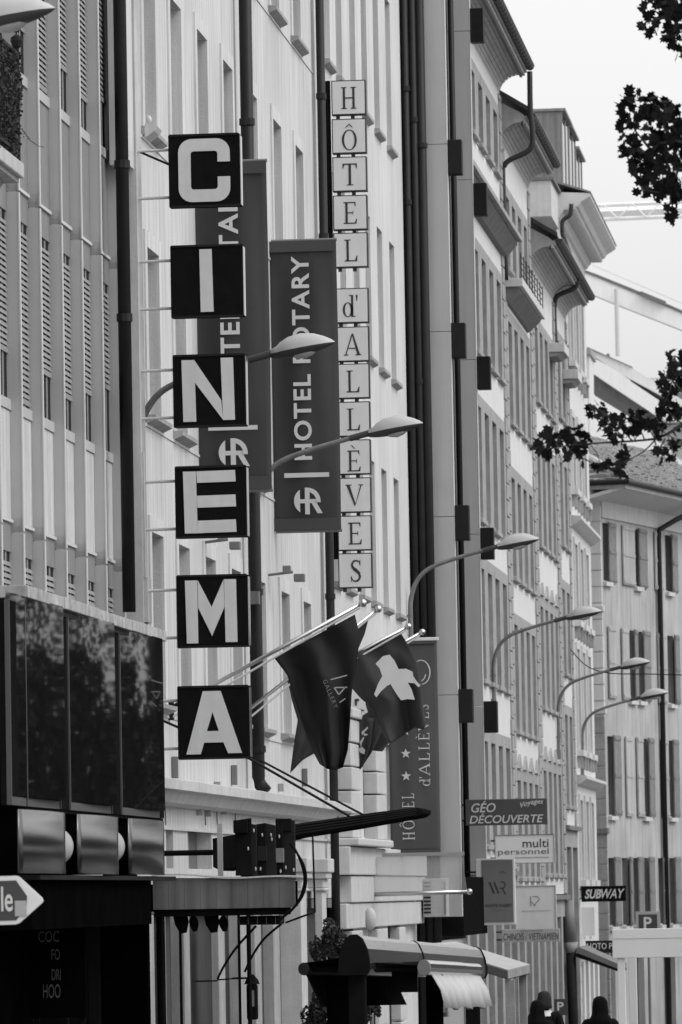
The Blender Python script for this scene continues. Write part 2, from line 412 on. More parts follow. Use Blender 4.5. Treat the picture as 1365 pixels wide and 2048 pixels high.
# ================================================================== cinema building (fins, glazed podium)
XF = -8.0
def cinema_building():
    Y0, Y1 = 46.6, 58.35
    t = thing('cinema_building', 'office building with tall grey vertical fins above a dark glazed podium', 'building', (-9, 52, gz(52)))
    XW = -8.105
    zt, zpod = 20.0, zX(160, 1208, -7.30)
    zj = [zX(93, 425), zX(104, 1087)]; Hh = zj[0]-zj[1]
    zj = [zj[0]+2*Hh, zj[0]+Hh, zj[0], zj[1], zj[1]-Hh]
    MB().box(-16, XW-0.10, Y0, Y1, gz(52)-0.5, zt).build('wall', CONCRETE, t)
    ys = [yX(u, 600) for u in (40, 82, 125, 165, 204, 240)]
    p = ys[1]-ys[0]; ys = [ys[0]-3*p, ys[0]-2*p, ys[0]-p] + ys
    for y in ys:
        for k in range(len(zj)-1):
            a, b = zj[k+1], zj[k]
            if a < zpod-1.2: a = zpod-0.35
            if b <= a: continue
            # fin blade: its near face sweeps back at the foot of each storey
            pr = [(y, b-0.006), (y, a+0.22), (y+0.004, a+0.13), (y+0.014, a+0.06), (y+0.030, a+0.006), (y+0.05, a+0.006), (y+0.05, b-0.006)]
            f = MB().prism(pr, 'x', XW-0.1, -8.004).build('fin', FIN, t)
            MB().box(-8.004, -7.992, y-0.004, y+0.056, a+0.01, b-0.01).build('fin_edge', FIN_EDGE, f)
    drops = [.6, .7, .75, .78, .72, .97, .74, .8, .7]
    slat = None
    for i in range(len(ys)-1):
        a, b = ys[i]+0.056, ys[i+1]-0.006
        for k in range(len(zj)-1):
            z = zj[k]
            if z < zpod: continue
            low = zj[k+1]
            bx('lintel_panel', PANELG, t, XW-0.08, XW-0.002, a, b, z-0.18, z+0.08)
            bx('ledge', FIN_EDGE, t, XW-0.08, XW+0.02, a, b, z+0.085, z+0.115)
            bx('spandrel_panel', PANELW if k >= 2 else PANELG, t, XW-0.08, XW+0.0, a, b, low+0.125, low+1.10)
            bx('sill', FIN, t, XW-0.08, XW+0.016, a, b, low+1.105, low+1.20)
            bx('window_pane', DARK, t, XW-0.09, XW-0.022, a, b, low+1.20, z-0.18)
            fr = MB()
            fr.box(XW-0.021, XW-0.014, a, a+0.05, low+1.20, z-0.182).box(XW-0.021, XW-0.014, b-0.3, b-0.22, low+1.20, z-0.182)
            fr.build('window_frame', PANELG, t)
            # venetian blind
            drop = (z-0.27-(low+1.2))*drops[(i+k) % len(drops)] if k in (1, 2, 3) else 0.25
            n = int(drop/0.055); mb = MB()
            for s in range(n):
                zz = z-0.27-0.055*s
                mb.quad((XW-0.012, a+0.01, zz), (XW-0.012, b-0.01, zz), (XW-0.002, b-0.01, zz-0.040), (XW-0.002, a+0.01, zz-0.040))
            mb.box(XW-0.013, XW-0.001, a+0.01, b-0.01, z-0.27-0.055*n-0.05, z-0.27-0.055*n)
            tag(mb.build('blind', BLIND, t), kind='stuff')
    # end pilaster and downpipe
    bx('end_pilaster', CONCRETE, t, -8.3, -7.84, 57.95, 58.34, zX(290, 1560, -7.84), zt)
    bx('end_pilaster', FIN_EDGE, t, -8.05, -7.86, 57.5, 57.93, zX(262, 333, -7.86), zt)
    yp = 57.25
    xpp = pY(249, 600, yp).x
    pipe('downpipe', t, [(xpp, yp, zt), (xpp, yp, zX(262, 1225, xpp))], 0.066, collars=[(xpp, yp, zX(256, 640, xpp)), (xpp, yp, zX(246, 330, xpp))])
    bx('conduit_box', CONCRETE, t, -7.84, -7.80, 58.0, 58.3, zX(285, 1240, -7.8), zX(285, 1150, -7.8))
    MB().tube([(-7.82, 58.0, zX(285, 1150, -7.8)), (-7.82, 58.0, zX(287, 900, -7.8))], 0.012, 6).build('conduit', CONCRETE, t)
    # podium -------------------------------------------------------------
    XP = -7.30
    yE = yX(325, 1450, XP)
    ztop = zX(160, 1208, XP); zg1 = zX(160, 1229, XP); zg0 = zX(160, 1606, XP); zfr = zX(160, 1622, XP)
    zs1 = zX(80, 1622, -7.22); zs0 = zX(160, 1748, -7.22)
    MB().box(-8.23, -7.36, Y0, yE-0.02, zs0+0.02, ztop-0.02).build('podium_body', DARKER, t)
    cuts = [Y0-0.02] + [yX(u, 1200, XP) for u in (45, 119, 188, 254, 288)] + [yE+0.05]
    for i in range(len(cuts)-1):
        dz = random.uniform(-0.006, 0.006)
        MB().box(-8.2, XP+0.05, cuts[i]+0.006, cuts[i+1]-0.006, ztop-0.10+dz, ztop+dz).build('coping_stone', COPING, t, bevel=0.006)
    bx('head_rail', DARK, t, -7.38, XP+0.012, Y0, yE, ztop-0.155, ztop-0.103)
    prev = Y0
    for (a, b) in ((18, 114), (136, 217), (239, 314)):
        ya, yb = yX(a, 1400, XP), yX(b, 1400, XP)
        m = bx('mullion', BLACK, t, -7.37, XP+0.004, prev, ya-0.03, zfr, ztop-0.157)
        for q in (prev+0.0, ya-0.03):
            bx('edge_trim', GEOSIGN, m, XP-0.02, XP+0.02, q-0.012, q+0.012, zfr, ztop-0.157)
        g = MB()
        # panes slightly bowed, and turned outwards to steer their reflections
        N = 8
        for q in range(N):
            f0, f1 = q/N, (q+1)/N
            def bow(f): return XP-0.012+0.008*math.sin(math.pi*f)+0.075*f
            y_a, y_b = ya-0.018+(yb-ya+0.036)*f0, ya-0.018+(yb-ya+0.036)*f1
            g.quad((bow(f0), y_a, zg0), (bow(f1), y_b, zg0), (bow(f1), y_b, zg1), (bow(f0), y_a, zg1))
        g.build('glass_pane', SMOKE, t, smooth=True)
        bx('bottom_rail', GEOSIGN, t, -7.37, XP+0.008, ya-0.018, yb+0.018, zfr, zg0-0.002)
        prev = yb+0.03
    bx('mullion', BLACK, t, -7.37, XP+0.004, prev, yE, zfr, ztop-0.157)
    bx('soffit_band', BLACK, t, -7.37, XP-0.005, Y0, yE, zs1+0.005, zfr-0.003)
    # satin metal shields with globe lamps
    for (a, b) in ((37, 130), (155, 236), (257, 328)):
        ya, yb = yX(a, 1690, -7.22), yX(b, 1690, -7.22); mb = MB(); N = 14
        for q in range(N):
            f0, f1 = q/N, (q+1)/N
            def pf(f): return (-7.22+0.05*math.sin(math.pi*f), ya+(yb-ya)*f)
            (xa, y_a), (xb, y_b) = pf(f0), pf(f1)
            mb.quad((xa, y_a, zs0), (xb, y_b, zs0), (xb, y_b, zs1), (xa, y_a, zs1))
        mb.build('metal_shield', BRONZE, t, smooth=True, solid=0.012)
    bx('soffit_edge', DARK, t, -8.2, -7.19, Y0, yE, zs0-0.05, zs0-0.012)
    # ground floor: deep shade under the podium put into near-black parts
    bx('shade_block', DARKER, t, -8.2, -7.26, Y0, yX(303, 1790, -7.26), zs0-0.46, zs0-0.052)  # added near-black block in place of the shade under the overhang
    bx('shade_panel', DARKER, t, -8.24, -7.96, 57.3, 57.6, gz(57)-.3, zs0+0.3)  # added near-black panels, stand in for the entrance shade
    bx('shade_panel', DARKER, t, -8.24, -7.62, 56.2, 56.4, gz(57)-.3, zs0-0.05)
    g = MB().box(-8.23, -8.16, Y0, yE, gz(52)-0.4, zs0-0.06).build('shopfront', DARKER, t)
    for i in range(5):
        y = 47.5+2.1*i
        bx('shop_post', BLACK, t, -8.16, -8.06, y, y+0.12, gz(52)-0.4, zs0-0.06)
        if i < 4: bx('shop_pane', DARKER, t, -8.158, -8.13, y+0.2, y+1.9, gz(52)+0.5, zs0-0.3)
    return t
CB = cinema_building()
for u in (113, 218):
    g = MB().ball(pX(u, 1693, -7.40), 0.15, 0.15, 0.158, 20, 14).build('globe_lamp', INKFAINT, smooth=True)
    tag(g, 'white globe lamp below podium, beside the metal shield nearest the arrow sign' if u < 200 else 'white globe lamp below podium, beside the metal shield nearest the canopy', 'lamp', 'globe lamps of the podium')
    c = pX(u, 1693, -7.40)
    MB().tube([c+Vector((-.2, 0, 0)), c+Vector((-.13, 0, 0))], 0.05, 10).build('lamp_base', BLACK, g)

# ================================================================== building before it, with the ivy balcony
def balcony_house():
    t = thing('corner_house', 'pale house with an iron balcony beside the finned building', 'building', (-9, 40, gz(40)))
    MB().box(-16, -8.02, 30, 46.55, gz(40)-0.8, 19.5).build('wall', PLASTER, t)
    X = -7.1
    ye = yX(38, 340, X); zr = zX(27, 100, X); zs = zX(30, 322, X); zb = zX(34, 358, X)
    bx('balcony_slab', CONCRETE, t, -8.02, X+0.04, 40, ye+0.03, zb+0.02, zb+0.14, bevel=0.01)
    bx('balcony_slab_edge', STONE, t, -8.02, X+0.0, 40, ye, zb-0.02, zb+0.02)
    br = [(-8.02, zb-0.02), (X-0.1, zb-0.02), (X-0.18, zb-0.16), (-7.6, zb-0.24), (-8.02, zb-0.6)]
    for y in (41.2, ye-0.35): MB().prism(br, 'y', y, y+0.22).build('bracket', STONE, t)
    r = MB().box(X-0.02, X+0.02, 40, ye, zr-0.03, zr).box(X-0.02, X+0.02, 40, ye, zs-0.02, zs+0.01).box(X-0.015, X+0.015, 40, ye, zs+0.07, zs+0.1)
    r.box(-8.0, X-0.02, ye-0.02, ye, zr-0.03, zr)
    r = r.build('railing', DARK, t)
    n = 0
    for k in range(28):
        y = ye-0.02-k*0.11
        MB().tube([(X, y, zb+0.14), (X, y, zr-0.03)], 0.008, 6).build('baluster', DARK, r)
    p = Vector((X, ye-0.02, zr))
    f = MB().tube([p+Vector((0, 0, -1.0)), p+Vector((0, 0, .04)), p+Vector((0, 0, .05)), p+Vector((0, 0, .10)), p+Vector((0, 0, .13)), p+Vector((0, 0, .15))], [.02, .02, .035, .05, .045, .01], 10)
    f.tube([p+Vector((0, 0, .14)), p+Vector((0, 0, .2))], .008, 6).box(p.x-0.022, p.x+0.022, p.y-0.006, p.y+0.006, p.z+.168, p.z+.18)
    f.build('finial', DARK, t, smooth=False)
    return t, X, ye, zr, zs, zb
BH, BX, BYE, BZR, BZS, BZB = balcony_house()
STAR = []
for i, (a, r) in enumerate([(90, 1), (72, .66), (48, .90), (26, .56), (6, .84), (-25, .50), (-52, .58), (-90, .28), (-128, .58), (-155, .50), (174, .84), (154, .56), (132, .90), (108, .66)]):
    STAR.append((r*math.cos(math.radians(a)), r*math.sin(math.radians(a))))
def leaf_into(mb, c, size, nrm=None, tri=False):
    n = (nrm or Vector((random.gauss(0, 1), random.gauss(0, 1), random.gauss(0, 1)))).normalized()
    a = n.cross(Vector((random.gauss(0, 1), random.gauss(0, 1), random.gauss(0, 1)))).normalized(); b = n.cross(a)
    k = len(mb.v); sh = STAR if not tri else [(0, 1), (-.5, .35), (-.3, -.5), (.3, -.5), (.5, .35)]
    for x, y in sh: mb.v.append(Vector(c)+a*x*size+b*y*size+n*(0.18*size*(x*x)))
    mb.f.append(tuple(range(k, k+len(sh))))
def ivy():
    mb = MB(); rnd = random.Random(3); random.seed(31)
    for i in range(3600):
        y = BYE-0.04-abs(random.gauss(0, 0.7)); zz = random.uniform(BZS-0.02, BZR-0.03)
        bulge = 0.05+0.07*math.sin(3*zz)+0.05*math.sin(7*y)
        x = BX+random.uniform(-0.10, 0.02+0.3*bulge)
        leaf_into(mb, (x, y+random.uniform(0, 0.05), zz), random.uniform(0.012, 0.030), tri=True)
    o = tag(mb.build('ivy_leaves', LEAF2), kind='stuff')
    tag(o, 'dense dark ivy trailing over the iron balcony railing', 'ivy')
    p = pX(32, 250, BX); q = pX(60, 280, BX+.05); w = pX(88, 294, BX+.05)
    MB().tube([p, p.lerp(q, .5)+Vector((0, 0, .02)), q, q.lerp(w, .6)+Vector((0, 0, -.015)), w], 0.003, 5).build('tendril', LEAF, o)
    for k in range(14):
        c = p.lerp(q, random.random())+Vector((0, 0, random.gauss(0, .02)))
        m2 = MB(); leaf_into(m2, c, random.uniform(.01, .018), tri=True); m2.build('leaf', LEAF, o)
ivy()

PILA = mat('shaded_limestone', 0.36, 0.85, 0.15, 3.0, streak=0.2, bump=0.2)  # darker pilaster stone: the canopy's shade is put into the colour
SHOPW = mat('dark_shop_joinery', 0.05, 0.6, 0.3, 2.0)
# ================================================================== pale hotel building with two long banners
def hotel_rotary():
    Y0, Y1 = 58.36, yX(641, 300)
    t = thing('hotel_building', 'pale plastered building with deep plain windows behind the two long charcoal banners', 'building', (-9, 67, gz(67)))
    d = 0.17; wy = [59.75, 61.95, 64.3, 66.75, 69.3, 72.0, 74.6]
    rows = [(zX(393, 60)+3.05, zX(575, 62)), (zX(393, 60), zX(300, 268)), (zX(293, 495), zX(365, 872)), (zX(303, 1065), zX(580, 1470))]
    rows[0] = (rows[0][1]+1.75, rows[0][1])
    zt = 20.5
    zc1, zc0 = zX(500, 1590, -7.78), zX(500, 1617, -7.8)
    holes = []
    for (z1, z0) in rows:
        for y in wy: holes.append((y, y+0.92, z0, z1))
    gf = gz(67)-0.4
    zm1, zm0 = zX(400, 1660), zX(400, 1738)
    for (a, b) in ((333, 347), (376, 424), (470, 500), (545, 575)): holes.append((yX(a, 1700), yX(b, 1700), zm0, zm1))
    holed(Y0, Y1, zm0-0.35, zt, holes, XF, d).build('wall', PLASTER, t)
    MB().box(-16, XF-d-0.03, Y0, Y1, gf, zt).build('core', CONCRETE, t)
    for (z1, z0) in rows:
        for y in wy:
            window(t, y, y+0.92, z0, z1, XF-d-0.03)
            s = 0.022
            MB().box(XF, XF+s, y-0.17, y-0.001, z0-0.02, z1+0.17).box(XF, XF+s, y+0.921, y+1.09, z0-0.02, z1+0.17).box(XF, XF+s, y-0.001, y+0.921, z1+0.001, z1+0.17).build('surround', PLASTER2, t)
            pr = [(XF+0.0, z0-0.105), (XF+0.09, z0-0.065), (XF+0.11, z0-0.055), (XF+0.11, z0-0.01), (XF-0.1, z0+0.004), (XF-0.1, z0-0.115)]
            MB().prism(pr, 'y', y-0.20, y+1.12).build('sill', STONE, t)
        MB().box(XF, XF+0.012, Y0, Y1-0.3, z0-0.13, z0-0.10).build('string_course', TRIM, t)
    for h in holes[28:]:
        MB().box(XF-d-0.02, XF-d, h[0]+.01, h[1]-.01, h[2]+.01, h[3]-.01).build('window_pane', GLASS, t)
        bx('window_frame', FRAME, t, XF-d, XF-d+.04, (h[0]+h[1])/2-.03, (h[0]+h[1])/2+.03, h[2], h[3])
    # base cornice
    pr = [(XF-0.1, zc1+0.10), (-7.80, zc1+0.07), (-7.72, zc1+0.05), (-7.72, zc1-0.05), (-7.80, zc1-0.07), (-7.86, zc0-0.02), (-7.93, zc0-0.05), (XF-0.1, zc0-0.06)]
    MB().prism(pr, 'y', Y0, Y1-0.05).build('base_cornice', TRIM, t)
    MB().box(XF, XF+0.03, Y0, Y1-0.05, zc0-0.30, zc0-0.27).build('string_course', TRIM, t)
    # edge pilaster strips near the far end
    bx('corner_strip', PLASTER2, t, XF, XF+0.03, Y1-0.9, Y1-0.55, zc1+0.1, zt)
    # ground floor
    zg = zm0-0.36
    MB().box(XF-0.165, XF-0.12, Y0, Y1, gf, zg).build('shop_wall', SHOPW, t)
    MB().box(XF-0.12, XF+0.0, Y0, Y1, zg-0.12, zg).build('shop_lintel', STONE_D, t)
    pil = None
    for (a, b, c) in ((561, 605, 616), (526, 549, 561), (495, 512, 524), (458, 482, 495), (423, 439, 451), (341, 370, 381), (315, 325, 333), (296, 302, 306), (632, 648, 656)):
        ya = yX(b, 1950, -7.8); yb = max(yX(c, 1950, -7.8), ya+0.3)
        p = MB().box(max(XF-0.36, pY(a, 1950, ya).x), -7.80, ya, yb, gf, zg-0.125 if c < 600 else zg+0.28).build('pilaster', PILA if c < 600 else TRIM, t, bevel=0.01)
        if c > 600:
            zc = zg+0.28
            for (e, z0, z1) in ((0.035, zc-0.18, zc-0.14), (0.02, zc-0.14, zc-0.02), (0.07, zc-0.02, zc+0.06), (0.10, zc+0.06, zc+0.24)):
                MB().box(XF-0.05, -7.80+e, ya-e, yb+e, z0, z1).build('capital', TRIM, p, bevel=0.015)
    # downpipe between the banners, with shoe
    y = 68.0; x = pY(525, 1400, y).x
    x = -7.86
    yq = yX(513, 1300, x)
    pipe('downpipe', t, [(x, yq, zt), (x, yq, zX(524, 1555, x)), (x+0.02, yq, zX(524, 1570, x)), (x+0.09, yq-0.02, zX(520, 1584, x))], 0.078, collars=[(x, yq, zX(513, 1185, x)), (x, yq, zX(500, 250, x)), (x, yq, zX(524, 1500, x))])
    bx('pipe_box', STONE_D, t, -7.98, -7.78, yq-0.35, yq-0.2, zX(510, 1210, x), zX(510, 1185, x))
    x = -7.88; yq = yX(643, 200, x)
    pipe('downpipe', t, [(x, yq, zt), (x, yq, zX(665, 1500, x)), (x, yq, gf)], 0.058, collars=[(x, yq, zX(641, 190, x)), (x, yq, zX(655, 1190, x)), (x, yq, zX(645, 470, x))])
    # junction boxes and cables on the cornice
    for (u, v, w, h) in ((343, 1535, 8, 44), (462, 1550, 9, 40), (604, 1555, 8, 36), (428, 1570, 10, 14), (556, 1575, 7, 16), (442, 1620, 7, 18), (410, 1622, 4, 22), (393, 1620, 4, 22)):
        p = pX(u, v, XF); s = F/p.y
        bx('junction_box', GREYSIGN if h > 30 else STONE, t, XF+0.005, XF+0.07, p.y, p.y+w/1.4/s*2, p.z-h/2/s, p.z+h/2/s, bevel=0.006)
    for u in (330, 410, 433, 470):
        MB().tube([pX(u, 1600, XF+.015), pX(u+2, 1650, XF+.015)], 0.008, 6).build('cable', GREYSIGN, t)
    # little floodlights on arms
    for (u, v) in ((545, 1150), (415, 1085)):
        p = pX(u-8, v, XF); s = F/p.y
        a = MB().tube([p, p+Vector((50/s, 0, 5/s))], 0.018, 8).build('floodlight_arm', POLE, t)
        MB().box(p.x+30/s, p.x+46/s, p.y-.05, p.y+.05, p.z+2/s, p.z+18/s).build('floodlight', GREYSIGN, a, bevel=.01)
        MB().box(p.x+46/s, p.x+68/s, p.y+.3, p.y+.42, p.z-12/s, p.z+4/s).build('floodlight', GREYSIGN, a, bevel=.01)
    return t, Y1
HR, YB1 = hotel_rotary()

# ================================================================== the second hotel (Alleves)
def hotel_alleves():
    Y0, Y1 = YB1+0.01, yX(806, 400)
    t = thing('hotel_building', 'pale hotel facade with narrow windows and rusticated base beside the lettered box sign', 'building', (-9, 83, gz(83)))
    d = 0.16
    us = ((648, 80), (673, 120), (701, 165), (725, 205), (750, 250), (775, 290))
    wy = [yX(u, v) for u, v in us]
    rows = [(zX(750, 4), zX(785, 305)), (zX(756, 480), zX(794, 768)), (zX(763, 957), zX(800, 1230))]
    rows = [(rows[0][1]+2.35, rows[0][1]), (rows[1][1]+2.15, rows[1][1]), (rows[2][1]+2.1, rows[2][1])]
    holes = [(y, y+0.85, z0, z1) for (z1, z0) in rows for y in wy]
    zt = 21.0; zl1, zl0 = zX(730, 1677, -7.72), zX(730, 1692, -7.72)
    zq1 = zX(720, 1440, -7.85)
    hb = [(wy[i]-0.05, wy[i]+0.95, zl1+0.05, zq1-0.2) for i in (0, 2, 4)]
    gf = gz(83)-0.4
    zo = zX(740, 1812)
    ho = [(yX(682, 1850), yX(706, 1850), gf, zo), (yX(776, 1850), yX(800, 1850), gf, zo)]
    holed(Y0, Y1, gf, zt, holes+hb+ho, XF, d).build('wall', PLASTER2, t)
    MB().box(-16, XF-d-0.03, Y0, Y1, gf, zt).build('core', CONCRETE, t)
    for (z1, z0) in rows:
        for y in wy:
            window(t, y, y+0.85, z0, z1, XF-d-0.03)
            pr = [(XF, z0-0.10), (XF+0.07, z0-0.07), (XF+0.085, z0-0.06), (XF+0.085, z0-0.01), (XF-0.1, z0+0.003), (XF-0.1, z0-0.10)]
            MB().prism(pr, 'y', y-0.10, y+0.95).build('sill', STONE, t)
    for h in hb: window(t, h[0], h[1], h[2], h[3], XF-d-0.03, gm=GLASS)
    for h in ho: MB().box(XF-d-0.02, XF-d+.01, h[0], h[1], h[2], h[3]).build('doorway_pane', DARK, t)
    # rusticated pilasters, block by block
    for (a, b, c) in ((677, 705, 722), (722, 756, 773)):
        ya = yX(b, 1560, -7.80); yb = yX(c, 1560, -7.80); z = zl1+0.01; k = 0
        while z < zq1-0.1:
            hgt = 0.33
            e = 0.012 if k % 2 else 0.0
            MB().box(XF-0.02, -7.80-e, ya, yb, z, z+hgt-0.02).build('stone_block', TRIM, t, bevel=0.015)
            z += hgt; k += 1
        bx('pilaster_cap', TRIM, t, XF-.02, -7.76, ya-.06, yb+.06, z, z+.14, bevel=.02)
    bx('ledge', TRIM, t, XF-0.02, -7.68, Y0+0.4, yX(785, 1684, -7.70), zl0-0.0, zl1, bevel=0.02)
    z1 = zl0-0.012
    for k, hgt in enumerate((0.40, 0.38, 0.36)):
        y = Y0+0.3+(k % 2)*0.45; ye = Y1-0.2
        xo = -7.80-0.03*k
        while y < ye:
            w = random.choice((0.9, 1.05, 1.2)); y2 = min(y+w, ye)
            MB().box(XF-0.02, xo, y+0.008, y2-0.008, z1-hgt+0.012, z1).build('stone_block', TRIM, t, bevel=0.014)
            y = y2
        z1 -= hgt
    # ground-floor columns between the doorways
    for (a, b) in ((706, 726), (756, 776), (800, 812)):
        ya, yb = yX(a, 1850, -7.86), yX(b, 1850, -7.86); z = z1-0.005
        while z > gf:
            MB().box(XF-0.02, -7.86, ya, yb, z-0.34, z-0.015).build('stone_block', TRIM, t, bevel=0.014)
            z -= 0.355
    g = MB().ball((-7.80, yX(741, 1840, -7.80), zX(741, 1838, -7.80)), 0.09, 0.09, 0.16, 14, 10).build('stone_boss', TRIM, t, smooth=True)
    # three tall pipes at the far edge
    for i, (u, x, r) in enumerate(((819, -7.92, 0.066), (835, -7.80, 0.062), (850, -7.72, 0.075))):
        y = Y1+0.12+0.05*i
        x = pY(u, 600, y).x
        pipe('downpipe', t, [(x, y, zt), (x, y, gf)], r, collars=[(x, y, zX(u, v, x)) for v in ((190, 410) if i == 0 else (250, 760) if i == 1 else (300,))])
    MB().box(-8.4, -7.70, Y1+0.3, Y1+0.35, gf, zt).build('shadow_gap_lining', DARK, t)
    return t, Y1
HA, YB2 = hotel_alleves()

# ================================================================== grey modern building with piers and dark boxes
def modern_building():
    t = thing('modern_building', 'modern block with two smooth grey vertical piers and dark square boxes', 'building', (-9, 94, gz(94)))
    Y0 = YB2+0.38; zt = 21.5; gf = gz(94)-0.4
    p = pY(872, 600, Y0); q = pY(904, 600, Y0)
    xin, xout = pY(860, 600, Y0).x, pY(901, 600, Y0).x
    Y2 = yX(951, 600, xout)
    ztop2 = zt
    wallx = xin-0.06
    MB().box(-16, wallx, Y0+0.2, Y2+0.25, gf, zt).build('wall', DARK, t)
    zbot = zX(925, 1752, xout)
    joints = [zX(893, v, xout) for v in (285, 652, 1020, 1380)]
    st = joints[0]-joints[1]
    zs = [zt, joints[0]+st] + joints + [zX(905, 1835, xout)]
    for k, Y in enumerate((Y0, Y2)):
        jj = zs if k == 0 else [zt] + [zX(950, v, xout) for v in (80, 365, 715, 1060, 1405)] + [zX(950, 1750, xout)]
        for i in range(len(jj)-1):
            a, b = min(jj[i], jj[i+1]), max(jj[i], jj[i+1])
            f = MB().box(wallx-0.05, xout-0.012, Y, Y+0.16, a+0.004, b-0.004).build('pier_panel', FIN, t, bevel=0.004)
            MB().box(xout-0.012, xout, Y-0.003, Y+0.163, a+0.006, b-0.006).build('edge_strip', FIN_EDGE, f)
    for (u0, v0, v1) in ((893, 278, 348), (898, 645, 715), (905, 1010, 1080), (913, 1378, 1445)):
        c = pY(u0+13, (v0+v1)/2, Y0); s = F/Y0
        bx('dark_box', DARK, t, xout+0.002, xout+0.225, Y0+0.02, Y0+0.30, c.z-(v1-v0)/2/s, c.z+(v1-v0)/2/s, bevel=0.008)
    for (u0, v0, v1) in ((945, 15, 83), (945, 365, 430), (950, 712, 778), (957, 1055, 1118), (965, 1402, 1465)):
        c = pY(u0+13, (v0+v1)/2, Y2); s = F/Y2
        bx('dark_box', DARK, t, xout+0.002, xout+0.225, Y2+0.02, Y2+0.30, c.z-(v1-v0)/2/s, c.z+(v1-v0)/2/s, bevel=0.008)
    for y in (Y0+1.3, Y0+2.6, Y0+3.9): bx('mullion', BLACK, t, wallx, wallx+0.05, y, y+.06, zbot, zt)
    pipe('downpipe', t, [(wallx+.09, Y2-.3, zt), (wallx+.09, Y2-.3, zbot)], 0.05)
    bx('shop_fascia', BLACK, t, wallx-.05, xout-.02, Y0+0.5, Y2+.2, zbot-0.95, zbot-0.01)
    bx('shop_glazing', SMOKE, t, wallx-.05, wallx+.02, Y0+0.3, Y2+.2, gf, zbot-1.02)
    return t, Y2+0.25, xout
MBD, YB3, MXOUT = modern_building()
# ================================================================== row of old houses with coved wooden eaves
def eave(t, Y0, Y1, zc, k=1.0, n=8, pipe_at=None):
    """coved boarded eave on the wall plane X=-8 from Y0 to Y1; zc = foot of the cove"""
    cx, cz = 0.42*k, 0.38*k
    pts = [(XF+cx*(1-math.cos(i*math.pi/2/n)), zc+cz*math.sin(i*math.pi/2/n)) for i in range(n+1)]
    for i in range(n):
        (x0, z0), (x1, z1) = pts[i], pts[i+1]
        L = math.hypot(x1-x0, z1-z0); tx, tz = (x1-x0)/L, (z1-z0)/L
        a, g = 0.005, 0.016+0.006*random.random()
        nx, nz = -tz, tx        # towards the roof space
        pr = [(x0+tx*a, z0+tz*a), (x1-tx*a, z1-tz*a), (x1-tx*a+nx*g, z1-tz*a+nz*g), (x0+tx*a+nx*g, z0+tz*a+nz*g)]
        MB().prism(pr, 'y', Y0+0.03, Y1-0.01*random.random()).build('soffit_board', WOOD, t)
    back = [(x-0.03, z+0.03) for x, z in pts]
    MB().prism(pts[:1]+[(x-0.022, z+0.022) for x, z in pts[1:]]+[(XF+cx+0.05, zc+cz+0.05), (XF+0.40*k, zc+0.60*k), (XF-0.2, zc+0.88*k), (XF-0.2, zc)], 'y', Y0, Y1-0.02).build('eave_core', JAMBWOOD, t)
    # near end cap board
    MB().prism([(XF-0.05, zc+0.02)]+[(x-0.005, z+0.01) for x, z in pts]+[(XF+cx+0.10*k, zc+cz+0.10*k), (XF+0.44*k, zc+0.56*k), (XF-0.05, zc+0.84*k)], 'y', Y0-0.03, Y0-0.005).build('end_board', STONE, t)
    # fascia mouldings
    for (a0, a1, b0, b1, m) in ((cx-0.01, cx+0.035, cz-0.05*k, cz+0.03, GUTTER), (cx+0.035, cx+0.09*k, cz-0.02, cz+0.09*k, WOOD), (cx+0.08*k, cx+0.13*k, cz+0.04, cz+0.14*k, STONE)):
        MB().box(XF+a0, XF+a1, Y0-0.01, Y1, zc+b0, zc+b1).build('eave_moulding', m, t)
    # half-round gutter with strap ribs
    gx, gzz, r = XF+cx+0.19*k, zc+cz+0.17*k, 0.085*k
    g = MB(); N = 9
    prof = [(gx+r*math.cos(math.radians(180+180*i/N)), gzz+r*math.sin(math.radians(180+180*i/N))) for i in range(N+1)]
    g.prism(prof, 'y', Y0-0.02, Y1+0.03)
    gu = g.build('gutter', GUTTER, t)
    y = Y0+0.1
    while y < Y1:
        MB().prism([(gx+(x-gx)*1.07, gzz+(z-gzz)*1.07) for x, z in prof], 'y', y, y+0.05).build('gutter_strap', PIPE, gu)
        y += 0.45
    MB().box(gx+r-0.01, gx+r+0.012, Y0-0.02, Y1+0.03, gzz, gzz+0.018).build('gutter_bead', ZINC, gu)
    # roof slab
    xr, zr = gx-0.02, gzz+0.06
    sl = 0.62
    MB().prism([(xr, zr), (xr, zr+0.05), (XF-5, zr+0.05+(xr-XF+5)*sl), (XF-5, zr+(xr-XF+5)*sl)], 'y', Y0-0.05, Y1+0.02).build('roof', TILE, t)
    MB().prism([(xr+0.01, zr-0.03), (xr+0.01, zr+0.065), (XF-5, zr+0.07+(xr-XF+5)*sl), (XF-5, zr-0.03+(xr-XF+5)*sl)], 'y', Y0-0.09, Y0-0.052).build('verge_board', GUTTER, t)
    return gx, gzz
def quoins(t, y0, y1, za, zb, flip=False):
    z = za; k = 0
    while z < zb:
        h = 0.33
        e = 0.10 if (k % 2) else 0.0
        a, b = (y0, y1-e) if not flip else (y0+e, y1)
        MB().box(XF-0.02, XF+0.035, a, b, z+0.012, min(z+h-0.012, zb)).build('quoin_stone', STONE, t, bevel=0.012)
        z += h; k += 1
